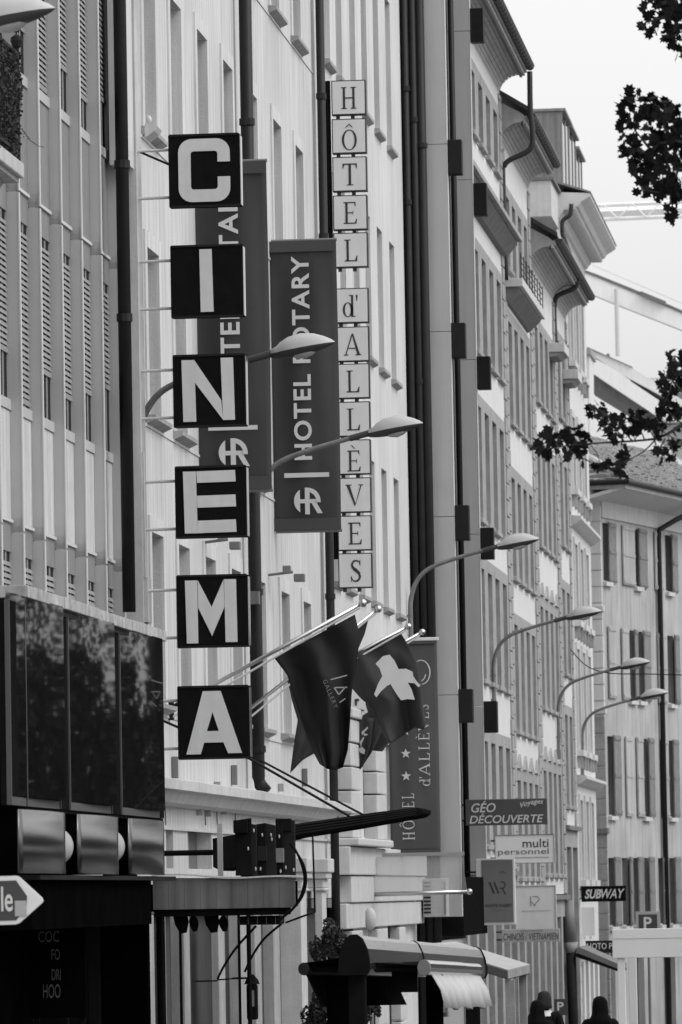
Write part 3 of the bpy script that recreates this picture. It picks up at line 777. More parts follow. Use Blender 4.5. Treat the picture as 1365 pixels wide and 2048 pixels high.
def old_house(label, Y0, Y1, zc, rows, n, wall, eave_k=1.0, shop=True, q=True, seed=1, do_eave=True, arched=()):
    t = thing('old_house', label, 'house', (-9, (Y0+Y1)/2, gz((Y0+Y1)/2)), 'old houses with boarded eaves' if do_eave else None)
    gf = gz(Y1)-0.5; d = 0.20
    qw = 0.5 if q else 0.12
    a, b = Y0+qw, Y1-qw
    holes = [(a+0.04, b-0.04, z0-0.10, z1+0.22) for (z1, z0) in rows]
    zs = rows[-1][1]-0.45
    holed(Y0, Y1, zs, zc+0.02, holes, XF, 0.05).build('wall', wall, t)
    MB().box(-16, XF-d-0.06, Y0, Y1, gf, zc+0.3).build('core', CONCRETE, t)
    sp = (b-a-0.08)/n
    for ri, (z1, z0) in enumerate(rows):
        ho = [(a+0.04+sp*i+sp*0.22, a+0.04+sp*i+sp*0.78, z0, z1) for i in range(n)]
        holed(a+0.04, b-0.04, z0-0.10, z1+0.22, ho, XF+0.012, d).build('window_surround', STONE, t)
        for h in ho:
            window(t, h[0], h[1], h[2], h[3], XF-d-0.04, fr=0.07, fm=JAMBWOOD)
            MB().box(XF-0.05, XF+0.09, h[0]-0.12, h[1]+0.12, z0-0.10, z0-0.015).build('sill', STONE, t, bevel=0.01)
            if ri in arched:
                MB().prism([(h[0]-0.08, z1+0.23), (h[1]+0.08, z1+0.23), ((h[0]+h[1])/2, z1+0.52)], 'x', XF-0.02, XF+0.05).build('window_hood', STONE, t)
    if q:
        quoins(t, Y0+0.0, Y0+qw+0.1, zs, zc-0.05); quoins(t, Y1-qw-0.1, Y1, zs, zc-0.05, True)
    # ground floor
    if shop:
        w = (Y1-Y0)/max(2, n//1)
        ho = [(Y0+w*i+0.3, Y0+w*(i+1)-0.25, gf, zs-0.5) for i in range(max(2, n))]
        holed(Y0, Y1, gf, zs-0.02, ho, XF+0.03, 0.3).build('ground_floor_wall', STONE, t)
        for h in ho:
            MB().box(XF-0.29, XF-0.26, h[0], h[1], h[2], h[3]).build('shop_window', DARK, t)
            bx('transom', FRAME, t, XF-0.26, XF-0.2, h[0], h[1], h[3]-0.75, h[3]-0.68)
        bx('shop_cornice', STONE_D, t, XF, XF+0.12, Y0, Y1, zs-0.12, zs-0.02)
    g = None
    if do_eave: g = eave(t, Y0, Y1, zc, eave_k)
    return t, g
def rowz(u, lst): return [(zX(u, a), zX(u, b)) for a, b in lst]
# house A (next to the modern block)
YA1 = yX(1001, 250); zcA = zX(1006, 201)
HAo, gA = old_house('old house with coved wooden eave tucked behind the grey modern piers', YB3+0.02, YA1, zcA,
    rowz(985, [(215, 330), (547, 738), (842, 1057), (1152, 1366), (1487, 1690)]), 8, WHITEW)
# stone balcony ledge under the attic windows
zb = zX(1006, 425, -7.62)
bx('balcony_slab', STONE, HAo, XF, -7.60, YB3+1, YA1-0.15, zb, zb+0.10, bevel=0.01)
MB().prism([(XF, zb-0.30), (XF+0.1, zb-0.28), (XF+0.30, zb-0.06), (XF+0.30, zb-0.002), (XF, zb-0.002)], 'y', YB3+1, YA1-0.15).build('balcony_moulding', STONE_D, HAo)
# house B
YBx = yX(1058, 420); zcB = zX(1059, 385)
HBo, gB = old_house('old house with coved wooden eave and stone balcony, next to house behind modern piers', YA1+0.04, YBx, zcB,
    rowz(1035, [(430, 565), (667, 858), (966, 1159), (1252, 1460), (1560, 1753)]), 4, WHITEW, arched=(4,))
y0 = YA1+0.08; zz0, zz1 = zX(1000, 568), zX(1000, 546)
yb = yX(1090, 640, -7.63)
bx('balcony_slab', TRIM, HBo, XF, -7.62, y0, yb, zz0+0.06, zz1, bevel=0.012)
MB().prism([(XF, zz0-0.22), (XF+0.06, zz0-0.2), (XF+0.28, zz0+0.0), (XF+0.30, zz0+0.058), (XF, zz0+0.058)], 'y', y0+0.05, yb-0.05).build('balcony_moulding', STONE_D, HBo)
rl = MB()
for i in range(4): rl.tube([(-7.66, y0+0.1, zz1+0.10+0.12*i), (-7.66, yb-0.1, zz1+0.10+0.12*i)], 0.008, 5)
rl = rl.build('balcony_railing', DARK, HBo)
for i in range(9): MB().tube([(-7.66, y0+0.1+i*(yb-y0-0.2)/8, zz1), (-7.66, y0+0.1+i*(yb-y0-0.2)/8, zz1+0.52)], 0.010, 5).build('baluster', DARK, rl)
# house C, two bays
YC1 = yX(1132, 643); YCm = yX(1109, 700); zcC = zX(1132, 643)
HCo, gC = old_house('old house with coved wooden eave, farthest of the boarded eaves, beside white cornice', YBx+0.04, YCm, zcC,
    rowz(1085, [(672, 813), (905, 1093), (1215, 1412), (1540, 1746)]), 4, WHITEW, arched=(2, 3))
HDo, _ = old_house('narrow two-window stone house bay between quoined strip and tall dark downpipe', YCm+0.02, YC1, zcC,
    rowz(1122, [(690, 836), (925, 1085), (1175, 1340), (1425, 1607)]), 2, WHITEW, do_eave=False)
eave(HDo, YCm+0.10, YC1, zcC)
for (u0, u1, v0, v1, tt) in ((1097, 1130, 686, 711, HCo), (1125, 1156, 738, 763, HDo)):
    ya = yX(u0, 700); s = F/ya
    xo = XF+(u1-u0)/s; zb = zX(u0, v1); zt = zX(u0, v0)
    bx('balcony_slab', TRIM, tt, XF, xo, ya, ya+1.6, zb+0.08, zt, bevel=0.012)
    MB().prism([(XF, zb-0.02), (XF+0.2, zb+0.0), (xo-0.06, zb+0.07), (XF, zb+0.078)], 'y', ya+0.04, ya+1.55).build('balcony_moulding', STONE, tt)
# swan-neck downpipes
gx, gzA = gA
y = YA1-0.02
def P3(u, v, Y): return pY(u, v, Y)
pipe('downpipe', HAo, [P3(1060, 143, y), P3(1061, 215, y), P3(1064, 245, y), P3(1066, 280, y), P3(1062, 296, y), P3(1050, 306, y), P3(1020, 320, y), P3(1009, 332, y), P3(1006, 350, y), P3(1012, 560, y)], 0.055, GUTTER)
y = YCm-0.05
pipe('downpipe', HCo, [P3(1125, 466, y), P3(1140, 510, y), P3(1154, 548, y), P3(1155, 566, y), P3(1148, 577, y), P3(1122, 588, y), P3(1112, 598, y), P3(1109, 625, y), P3(1112, 700, y)], 0.055, GUTTER)
y = YC1+0.02
pipe('downpipe', HDo, [P3(1133, 690, y), P3(1152, 1850, y)], 0.055, PIPE)
# zinc attic dormers above house B and C
def dormers():
    ed = [(1066, 1119, 222, 350), (1119, 1138, 236, 372), (1138, 1156, 292, 390)]
    for i, (u0, u1, v0, v1) in enumerate(((1068, 1126, 221, 372), (1110, 1140, 252, 390), (1125, 1153, 296, 400))):
        Y = (131.3, 134.6, 138.0)[i]; v1 = (376, 392, 400)[i]
        p0, p1 = pY(u0, v0, Y), pY(u1, v1, Y)
        lab = ('zinc clad attic dormer, the tallest, rising behind the swan-neck downpipe', 'zinc attic dormer with dark glazing, middle one of three on the roof', 'zinc attic dormer nearest the white cornice on the roof')[i]
        t = thing('roof_dormer', lab, 'dormer', (p0.x, Y, p1.z), 'attic dormers')
        L = 2.6
        MB().box(p1.x-3, p1.x-0.03, Y, Y+L, p1.z-0.3, p0.z-0.03).build('cheek', ZINC, t)
        for k in range(5): bx('standing_seam', ZINC, t, p1.x-0.13-0.14*k, p1.x-0.12-0.14*k, Y-0.012, Y+0.0, p1.z-0.6, p0.z-0.04)
        bx('roof_cap', ZINC, t, p1.x-3.1, p1.x+0.10, Y-0.05, Y+L+0.05, p0.z-0.03, p0.z+0.03)
        bx('glazing', SMOKE, t, p1.x-0.03, p1.x, Y+0.2, Y+L-0.2, p1.z-0.5, p0.z-0.12)
        for yy in (Y, Y+L/2, Y+L-0.12): bx('frame_post', ZINC, t, p1.x-0.02, p1.x+0.015, yy, yy+0.10, p1.z-0.6, p0.z-0.035)
dormers()
# white house with the big moulded cornice -----------------------------------
def white_house():
    Y0, Y1 = YC1+0.10, yX(1172, 640)
    t = thing('white_house', 'tall white house with heavy moulded cornice and dark swan-neck pipe', 'house', (-9, 136, gz(136)))
    gf = gz(138)-0.5
    zc = zX(1172, 543)
    YN = 130.6
    d = 0.16
    rows = rowz(1155, [(585, 745), (850, 990), (1095, 1245), (1300, 1500), (1600, 1760)])
    wy = [Y0+0.9+i*2.25 for i in range(4)]
    wy = [y for y in wy if y+1.0 < Y1-0.3]
    holes = [(y, y+1.0, z0, z1) for z1, z0 in rows for y in wy]
    gh = [(Y0+0.5+1.9*i, Y0+1.7+1.9*i, gf, zX(1160, 1925)) for i in range(4)]
    holed(Y0, Y1, gf, zc, holes+gh, XF, d).build('wall', WHITEW, t)
    MB().box(-16, XF-d-0.04, Y0, Y1, gf, zc).build('core', WHITEW, t)
    for h in gh: bx('shop_window', SHOPW, t, XF-d-.03, XF-d+.01, h[0], h[1], h[2], h[3])
    zz = gf+.2
    while zz < rows[-1][1]-.3:
        if zz > 0: pass
        MB().box(XF, XF+0.02, Y0, Y0+0.45, zz, zz+0.36).build('stone_course', TRIM, t, bevel=0.01); zz += 0.4
    bx('shop_cornice', STONE_D, t, XF, XF+.14, Y0, Y1, zX(1160, 1912), zX(1160, 1906))
    MB().box(-16, XF-0.001, YN, Y0, zcC+0.9, zc).build('upper_wall', WHITEW, t)
    for z1, z0 in rows:
        for y in wy:
            window(t, y, y+1.0, z0, z1, XF-d-0.03)
            MB().box(XF, XF+0.05, y-0.15, y-.002, z0-0.1, z1+0.15).box(XF, XF+0.05, y+1.002, y+1.15, z0-0.1, z1+0.15).box(XF, XF+.05, y-.002, y+1.002, z1+.002, z1+.15).build('surround', TRIM, t)
            bx('sill', TRIM, t, XF-.05, XF+0.16, y-0.2, y+1.2, z0-0.14, z0-0.005)
            for q in (y-0.12, y+1.0): bx('console', STONE, t, XF, XF+0.13, q, q+0.12, z0-0.42, z0-0.142)
    for v in (1058, 1560):
        z = zX(1160, v)
        MB().prism([(XF, z-0.16), (XF+0.1, z-0.12), (XF+0.26, z), (XF+0.26, z+0.07), (XF, z+0.10)], 'y', Y0, Y1+0.05).build('string_cornice', TRIM, t)
    # big cornice
    zo = zc
    pr = [(XF, zo), (XF+0.07, zo+0.02), (XF+0.10, zo+0.08), (XF+0.16, zo+0.14), (XF+0.16, zo+0.19), (XF+0.44, zo+0.20), (XF+0.44, zo+0.25), (XF+0.50, zo+0.27), (XF+0.56, zo+0.36), (XF+0.70, zo+0.44), (XF+0.78, zo+0.50), (XF+0.78, zo+0.56), (XF-0.3, zo+0.62), (XF-0.3, zo)]
    MB().prism(pr, 'y', YN, Y1+0.06).build('cornice', WHITEW, t)
    y = YN+0.1
    while y < Y1:
        MB().box(XF+0.17, XF+0.43, y, y+0.055, zo+0.165, zo+0.199).build('modillion', WHITEW, t); y += 0.16
    MB().prism([(XF+0.80, zo+0.56), (XF+0.80, zo+0.60), (XF-4, zo+2.2), (XF-4, zo+2.1)], 'y', YN-0.02, Y1+0.08).build('roof', ZINC, t)
    MB().box(-12, XF+0.05, YN-2.6, YN, zo-0.25, zo+0.56).build('attic_block', TRIM, t)
    bx('attic_coping', STONE_D, t, -12, XF+0.12, YN-2.65, YN-0.02, zo+0.565, zo+0.63)
    y = YN-0.1
    pipe('downpipe', t, [P3(1143, 408, y), P3(1142, 425, y), P3(1138, 432, y), P3(1129, 438, y), P3(1125, 446, y), P3(1125, 466, y)], 0.05, GUTTER)
    return t
white_house()

# ================================================================== old building across the bend with shutters
def shuttered_building():
    ang = math.atan2(0.225, 0.974)
    c = pY(1205, 1250, 146.0); C = Vector((c.x, c.y, gz(146)))
    t = thing('shuttered_house', 'stained old building with tall folding shutters and wide eaves at the bend', 'building', C)
    t.rotation_euler = (0, 0, -ang)
    D = Vector((math.sin(ang), math.cos(ang), 0)); N = Vector((math.cos(ang), -math.sin(ang), 0))
    def hit(u, v):
        d = ray(u, v); k = (C-CAM).dot(N)/d.dot(N); p = CAM+d*k
        return (p-C).dot(D), p.z
    def LB(mb): # local coordinates -> the builder subtracts the parent's place
        mb.v = [v+C for v in mb.v]; return mb
    def lz(z): return z-C.z
    L = 16.0; zt = lz(hit(1240, 1003)[1]); 
    d = 0.18
    rows = [((1052, 1166), [(1213, 1230, 1), (1243, 1267, 0), (1274, 1292, 1), (1307, 1323, 0), (1337, 1352, 1)]),
            ((1258, 1396), [(1215, 1230, 0), (1242, 1256, 0), (1263, 1274, 1), (1281, 1299, 1), (1314, 1331, 0), (1342, 1357, 1)]),
            ((1474, 1630), [(1223, 1240, 1), (1250, 1263, 0), (1272, 1285, 0), (1291, 1307, 1), (1322, 1335, 0), (1343, 1356, 1)]),
            ((1716, 1850), [(1225, 1240, 1), (1252, 1264, 1), (1273, 1286, 1), (1292, 1308, 1), (1324, 1336, 1), (1345, 1360, 1)])]
    holes = []; sh = []
    for (v0, v1), ls in rows:
        z1, z0 = lz(hit(1240, v0)[1]), lz(hit(1240, v1)[1])
        for (u0, u1, dark) in ls:
            a, b = hit(u0, (v0+v1)/2)[0], hit(u1, (v0+v1)/2)[0]
            if dark: holes.append((a-0.30, a+0.25, z0, z1))
            sh.append((a, b, z0, z1, dark))
    # ground-floor arches
    zg = lz(hit(1240, 1905)[1])
    for (u0, u1) in ((1215, 1232), (1262, 1290), (1330, 1352)):
        holes.append((hit(u0, 1980)[0], hit(u1, 1980)[0], -0.5, zg))
    LB(holed(0, L, -0.5, zt, holes, 0.0, d)).build('wall', OLDWALL, t)
    LB(MB().box(-9, -d-0.02, 0.02, L, -0.5, zt)).build('core', DARK, t)
    LB(MB().box(-9, -0.002, -0.0, 0.02, -0.5, zt)).build('flank_wall', WHITEW, t)
    for h in holes: LB(MB().box(-d-0.015, -d+0.005, h[0], h[1], h[2], h[3])).build('window_pane', SMOKE, t)
    for (a, b, z0, z1, dark) in sh:
        w = b-a; tilt = random.uniform(0.02, 0.10) if dark else 0.015
        m = JAMBWOOD if dark or random.random() < 0.4 else OLDWALL
        mb = MB()
        n = len(mb.v)
        mb.v += [Vector((0.01+x, y, z)) for z in (z0-0.03, z1+0.03) for (x, y) in ((0.0+tilt, a), (tilt+0.045, a), (0.045, b), (0.0, b))]
        mb.f += [(0, 3, 2, 1), (4, 5, 6, 7), (0, 1, 5, 4), (1, 2, 6, 5), (2, 3, 7, 6), (3, 0, 4, 7)]
        s = LB(mb).build('shutter', m, t, bevel=0.006)
        for fz in (0.03, 0.5, 0.97):
            zz = z0+(z1-z0)*fz
            q = MB(); q.v += [Vector((0.012+x, y, z)) for z in (zz-0.035, zz+0.035) for (x, y) in ((tilt+0.045, a+0.02), (tilt+0.06, a+0.02), (0.06, b-0.02), (0.045, b-0.02))]
            q.f += [(0, 3, 2, 1), (4, 5, 6, 7), (0, 1, 5, 4), (1, 2, 6, 5), (2, 3, 7, 6), (3, 0, 4, 7)]
            LB(q).build('shutter_rail', m, s)
        if dark: LB(MB().box(-0.1, 0.10, a-0.36, a+0.3, z0-0.14, z0-0.035)).build('sill', TRIM, t)
    # quoin stones on the corner
    z = 0.0; k = 0
    while z < zt-0.4:
        w = 0.55 if k % 2 else 0.42
        LB(MB().box(-w, 0.02, -0.04, 0.03, z+0.014, z+0.40)).build('quoin_stone', WHITEW if z > lz(hit(1205, 1452)[1]) else STONE, t, bevel=0.012)
        z += 0.415; k += 1
    for v in (1216, 1420, 1660):
        zz = lz(hit(1205, v)[1])
        LB(MB().box(-0.7, 0.07, -0.12, 0.06, zz-0.1, zz+0.06)).build('corner_moulding', TRIM if v < 1500 else STONE_D, t, bevel=0.02)
    LB(MB().box(0.0, 0.05, 0.05, L, lz(hit(1240, 1040)[1])-0.03, zt)).build('frieze', TRIM, t)
    # wide boarded eaves
    O = 0.95
    ze = lz(hit(1205, 1020)[1])
    zt2 = zt
    LB(MB().prism([(0, zt2-0.10), (0, zt2-0.001), (O, zt2+0.22), (O, zt2+0.14)], 'y', -O, L)).build('soffit', WHITEW, t)
    LB(MB().prism([(0, zt2-0.12), (-O*0.999+0, zt2+0.13), (-O*0.999, zt2+0.21), (0, zt2-0.02)], 'x', -9, -0.001)).build('soffit', WHITEW, t)
    LB(MB().box(O-0.03, O+0.02, -O-0.02, L, zt2+0.13, zt2+0.27)).build('eave_board', STONE, t)
    LB(MB().box(-9, O+0.02, -O-0.03, -O+0.02, zt2+0.13, zt2+0.27)).build('eave_board', STONE, t)
    gr = 0.07
    LB(MB().tube([(O+0.06, -O-0.06, zt2+0.30), (O+0.06, L, zt2+0.30)], gr, 10)).build('gutter', PIPE, t)
    LB(MB().tube([(-9, -O-0.06, zt2+0.30), (O+0.06, -O-0.06, zt2+0.30)], gr, 10)).build('gutter', PIPE, t)
    # roof in lapped tile courses
    n = 14; mbA, mbB = MB(), MB()
    run, rise = 4.2, 2.1
    for i in range(n):
        f0, f1 = i/n, (i+1)/n
        x0, x1 = O+0.05-run*f0, O+0.05-run*f1-0.05
        z0, z1 = zt2+0.33+rise*f0, zt2+0.30+rise*f1
        ya0, ya1 = -O-0.05+run*f0, -O-0.05+run*f1
        m = 60
        for k in range(m):
            ta, tb = k/m, (k+0.94)/m
            ja, jb = random.uniform(0, .05), random.uniform(0, .05)
            mbA.quad((x0, ya0+(L-ya0)*ta, z0+0.03+ja), (x0, ya0+(L-ya0)*tb, z0+0.03+jb), (x1, ya1+(L-ya1)*tb, z1), (x1, ya1+(L-ya1)*ta, z1))
            mbA.quad((x0, ya0+(L-ya0)*ta, z0+0.03+ja), (x0, ya0+(L-ya0)*ta, z0-0.02), (x0, ya0+(L-ya0)*tb, z0-0.02), (x0, ya0+(L-ya0)*tb, z0+0.03+jb))
            xa0, xa1 = x0, x1
            X0, X1 = -9+(xa0+9)*ta, -9+(xa0+9)*tb; X2, X3 = -9+(xa1+9)*ta, -9+(xa1+9)*tb
            mbB.quad((X0, ya0, z0+0.03+ja), (X2, ya1, z1), (X3, ya1, z1), (X1, ya0, z0+0.03+jb))
            mbB.quad((X0, ya0, z0+0.03+ja), (X1, ya0, z0+0.03+jb), (X1, ya0, z0-0.02), (X0, ya0, z0-0.02))
    tag(LB(mbA).build('roof_tiles', TILE, t), kind='stuff'); tag(LB(mbB).build('roof_tiles', TILE, t), kind='stuff')
    for i in range(9):
        f = i/9
        LB(MB().tube([(O+0.05-run*f, -O-0.05+run*f, zt2+0.36+rise*f), (O+0.05-run*(f+.12), -O-0.05+run*(f+.12), zt2+0.37+rise*(f+.12))], [0.11, 0.09], 8)).build('ridge_tile', CONCRETE, t)
    LB(MB().prism([(O-.3, zt2+.22), (O-run, zt2+.05+rise), (O-run-4, zt2+.05+rise), (-9, zt2+.2)], 'y', run-O, L)).build('roof_core', TILE, t)
    # downpipe
    a = hit(1311, 1100)[0]
    a2 = a+1.1
    LB(MB().tube([(O+0.04, a2, zt2+0.22), (O, a2-0.05, zt2+0.02), (0.5, a+0.35, zt2-0.28), (0.12, a+0.02, zt2-0.55), (0.10, a, zt2-0.8), (0.10, a, -0.3)], 0.07, 10)).build('downpipe', PIPE, t, smooth=True)
    return t
shuttered_building()

# ================================================================== far hall roof and cranes beyond the bend
def pxpoly(pts, Y): return [(pY(u, v, Y).x, pY(u, v, Y).z) for u, v in pts]
def z7(pts): return [(1110+x/5.353, 650+y/5.353) for x, y in pts]
def far_hall():
    Y = 230.0
    t = thing('hall_roof', 'big pale hall with stepped slanting roof edges rising behind the shuttered building', 'building', (pY(1300, 1000, Y).x, Y+6, gz(230)))
    def pp(name, m, pts, d0, d1):
        MB().prism(pxpoly(pts, Y)[::-1], 'y', Y+d0, Y+d1).build(name, m, t)
    pp('roof_edge', BEAMG, z7([(300, 170), (340, 190), (780, 382), (1500, 840), (1500, 900), (640, 440), (300, 215)]), 3, 14)
    pp('roof_ridge_cap', STONE_D, z7([(300, 160), (345, 180), (790, 376), (790, 386), (340, 196), (300, 175)]), 2.9, 14.1)
    pp('roof_fascia', BEAMG, z7([(780, 384), (1500, 352), (1500, 520), (1050, 530)]), 8, 16)
    pp('roof_slab', BEAM, z7([(300, 270), (560, 415), (790, 562), (800, 580), (1500, 1050), (1500, 1120), (1365, 1010), (1165, 1010), (600, 635), (300, 430)]), 1, 10)
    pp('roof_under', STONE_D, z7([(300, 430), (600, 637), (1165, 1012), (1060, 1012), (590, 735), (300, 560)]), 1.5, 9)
    pp('lower_fascia', BEAMG, z7([(950, 1035), (1500, 1012), (1500, 1190), (1180, 1190)]), 2, 9)
    pp('lower_edge', BEAMG, z7([(1150, 1195), (1500, 1190), (1500, 1420), (1365, 1370)]), 2.5, 9)
    pp('chimney', WHITEW, z7([(300, 650), (585, 650), (590, 1700), (300, 1700)]), -14, -11)
    pp('chimney_cap', STONE, z7([(300, 608), (606, 600), (606, 660), (300, 668)]), -14.2, -10.8)
    pp('vent', STONE_D, z7([(498, 208), (523, 208), (523, 275), (498, 262)]), 4, 4.6)
    pp('hall_wall', BEAM, z7([(700, 1500), (1500, 1950), (1500, 6000), (300, 6000), (300, 1500)]), 6, 20)
    pp('chimney_stack_base', WHITEW, z7([(300, 1700), (590, 1700), (590, 6000), (300, 6000)]), -14, -11)
    return t
far_hall()
def cranes():
    Y = 290.0
    t = thing('tower_crane', 'pale tower crane jib stretching level across the sky behind the tree', 'crane', (pY(1700, 1700, Y).x, Y, gz(230)))
    a, b = pY(1150, 427, Y), pY(1900, 395, Y)
    wv = 0.25
    for (dz, r, m) in ((0.36, 0.10, BEAM), (-0.36, 0.10, BEAM)):
        MB().tube([a+Vector((0, 0, dz)), b+Vector((0, 0, dz))], r, 6).build('jib_chord', m, t)
    MB().tube([a+Vector((0, .6, 0)), b+Vector((0, .6, 0))], 0.30, 4).build('jib_core', BEAM, t)
    n = 26
    for i in range(n):
        p, q = a.lerp(b, i/n), a.lerp(b, (i+1)/n)
        MB().tube([p+Vector((0, -.1, -0.36 if i % 2 else 0.36)), q+Vector((0, -.1, 0.36 if i % 2 else -0.36))], 0.035, 5).build('lattice', BEAM, t)
    m = pY(1720, 1000, Y)
    MB().tube([(m.x, Y, gz(230)), (m.x, Y, b.z+3)], 0.5, 4).build('mast', BEAM, t)
    Y = 262.0
    t = thing('crane_boom', 'broad pale telescopic crane boom slanting down past the white cornice', 'crane', (pY(1500, 1700, Y).x, Y, gz(230)))
    top = [(1150, 537), (1190, 552), (1272, 586), (1365, 626), (1600, 730)]
    bot = [(1600, 762), (1365, 660), (1235, 609), (1179, 586), (1150, 574)]
    MB().prism(pxpoly(top+bot, Y)[::-1], 'y', Y, Y+0.9).build('boom', BEAM, t)
    MB().prism(pxpoly([(1150, 533), (1190, 547), (1272, 580), (1365, 621), (1600, 725), (1600, 731), (1365, 627), (1272, 587), (1190, 553), (1150, 538)], Y)[::-1], 'y', Y-0.05, Y+1.0).build('boom_edge', STONE_D, t)
    MB().prism(pxpoly([(1282, 583), (1333, 604), (1333, 612), (1282, 592)], Y)[::-1], 'y', Y-0.3, Y-0.06).build('boom_ram', GREYSIGN, t)
    MB().tube([pY(1233, 578, Y-0.3), pY(1236, 712, Y-.3)], 0.10, 8).build('hanging_rod', BEAMG, t)
    MB().tube([pY(1185, 530, Y), pY(1400, 622, Y), pY(1600, 708, Y)], 0.018, 5).build('hoist_cable', BEAMG, t)
    e = pY(1600, 745, Y)
    MB().tube([(e.x, Y+.4, e.z), (e.x+1, Y+.4, gz(230))], 0.6, 6).build('boom_support', BEAM, t)
cranes()
# ================================================================== CINEMA sign
def cinema_sign():
    Y = 58.0
    boxes = [('C', 337, 268, 481, 413), ('I', 341, 490, 487, 634), ('N', 346, 709, 492, 853), ('E', 350, 932, 494, 1075), ('M', 353, 1150, 497, 1294), ('A', 355, 1372, 500, 1517)]
    f0 = Face(*boxes[0][1:], Y)
    t = thing('cinema_sign', 'vertical sign of six black square boxes spelling CINEMA in white', 'sign', (f0.x0-0.3, Y+0.1, Face(*boxes[5][1:], Y).z0))
    for k, (ch, u0, v0, u1, v1) in enumerate(boxes):
        f = Face(u0, v0, u1, v1, Y)
        b = f.board('sign_box', BLACK, t, t=0.16, bevel=0.006)
        MB().box(f.x1+0.001, f.x1+0.008, Y+0.01, Y+0.15, f.z0+0.01, f.z1-0.02).build('side_trim', SILVER, b)
        MB().box(f.x0+0.01, f.x1-0.01, Y-0.012, Y+0.004, f.z1-0.016, f.z1+0.006).build('box_lip', DARK, b)
        MB().box(f.x0+0.01, f.x1-0.01, Y-0.016, Y+0.004, f.z0-0.008, f.z0+0.014).build('box_lip', DARK, b)
        L = MB(); o = (u0, v0)
        def Q(pts): 
            # raised letter plate, 8 mm thick
            pw = [f.at(u, v) for u, v in pts]; n = len(L.v); q = len(pw)
            L.v += [Vector((p.x, Y-0.008, p.z)) for p in pw] + [Vector((p.x, Y-0.0015, p.z)) for p in pw]
            L.f.append(tuple(range(n, n+q)))
            for i in range(q): L.f.append((n+i, n+q+i, n+q+(i+1) % q, n+(i+1) % q))
        if ch == 'C':
            # rounded C: outer 357..461 x 278..403, stroke 25
            x0, x1, y0, y1, r, w = 357, 461, 277, 404, 27, 25
            def arc(cx, cy, a0, a1, R, n=6): return [(cx+R*math.cos(math.radians(a0+(a1-a0)*i/n)), cy-R*math.sin(math.radians(a0+(a1-a0)*i/n))) for i in range(n+1)]
            out = [(x1, 324)] + arc(x1-r, y0+r, 0, 90, r) + arc(x0+r, y0+r, 90, 180, r) + arc(x0+r, y1-r, 180, 270, r) + arc(x1-r, y1-r, 270, 360, r) + [(x1, 354)]
            ri = 6
            inn = [(x1-w, 324)] + arc(x1-w-ri, y0+w+ri, 0, 90, ri) + arc(x0+w+ri, y0+w+ri, 90, 180, ri) + arc(x0+w+ri, y1-w-ri, 180, 270, ri) + arc(x1-w-ri, y1-w-ri, 270, 360, ri) + [(x1-w, 354)]
            for i in range(len(out)-1): Q([out[i], out[i+1], inn[i+1], inn[i]])
        elif ch == 'I': Q([(400, 498), (425, 498), (427, 624), (401, 624)])
        elif ch == 'N':
            Q([(364, 719), (390, 719), (392, 843), (366, 843)]); Q([(443, 716), (468, 716), (470, 841), (446, 841)])
            Q([(390, 719.5), (443, 801), (446, 840.5), (391, 765)])
        elif ch == 'E':
            Q([(367, 942), (393, 942), (395, 1066), (369, 1066)])
            for (a, b2) in ((942, 965), (991, 1015), (1041, 1066)): Q([(394, a), (472, a-1), (473, b2-1), (395, b2)])
        elif ch == 'M':
            Q([(371, 1160), (396, 1160), (396, 1286), (373, 1286)]); Q([(450, 1159), (474, 1159), (475, 1285), (451, 1285)])
            Q([(397, 1160), (424, 1214), (424, 1272), (397, 1215)]); Q([(449, 1159), (424, 1214), (424, 1272), (450, 1214)])
        elif ch == 'A':
            Q([(407, 1382), (425, 1382), (426, 1424), (414, 1462), (408, 1485), (401, 1508), (372, 1508)]); Q([(425, 1382), (443, 1382), (484, 1507), (456, 1507), (447, 1485), (438, 1462), (426, 1424)])
            Q([(414, 1462), (438, 1462), (447, 1485), (408, 1485)])
        L.build('letter', LETTERW, b)
        for vv in (v0+27, v0+123):
            p = f.at(u0, vv, 0.09); q = pX(u0-48, vv-1, -7.82)
            MB().tube([(-7.845, Y+0.09, p.z-0.005), (p.x+0.01, Y+0.09, p.z)], 0.016, 8).build('bracket', TRIM, t)
    a = f0.at(337, 325, 0.1); MB().tube([(-7.9, Y+0.1, a.z+0.18), (a.x, Y+0.1, a.z)], 0.012, 6).build('brace', DARK, t)
    return t
cinema_sign()
# little sill-like bracket lamp beside the C
t = thing('wall_bracket', 'small pale stone bracket with ball on top beside the letter C', 'bracket', pX(285, 250, -7.84))
p = pX(296, 255, -7.84)
MB().prism([(-7.86, p.z-0.12), (-7.76, p.z-0.05), (-7.73, p.z), (-7.86, p.z+0.03)], 'y', p.y-0.1, p.y+0.3).build('corbel', TRIM, t)
MB().ball((-7.82, p.y-0.05, p.z+0.075), 0.03, 0.03, 0.045, 10, 8).build('ball', TRIM, t, smooth=True)

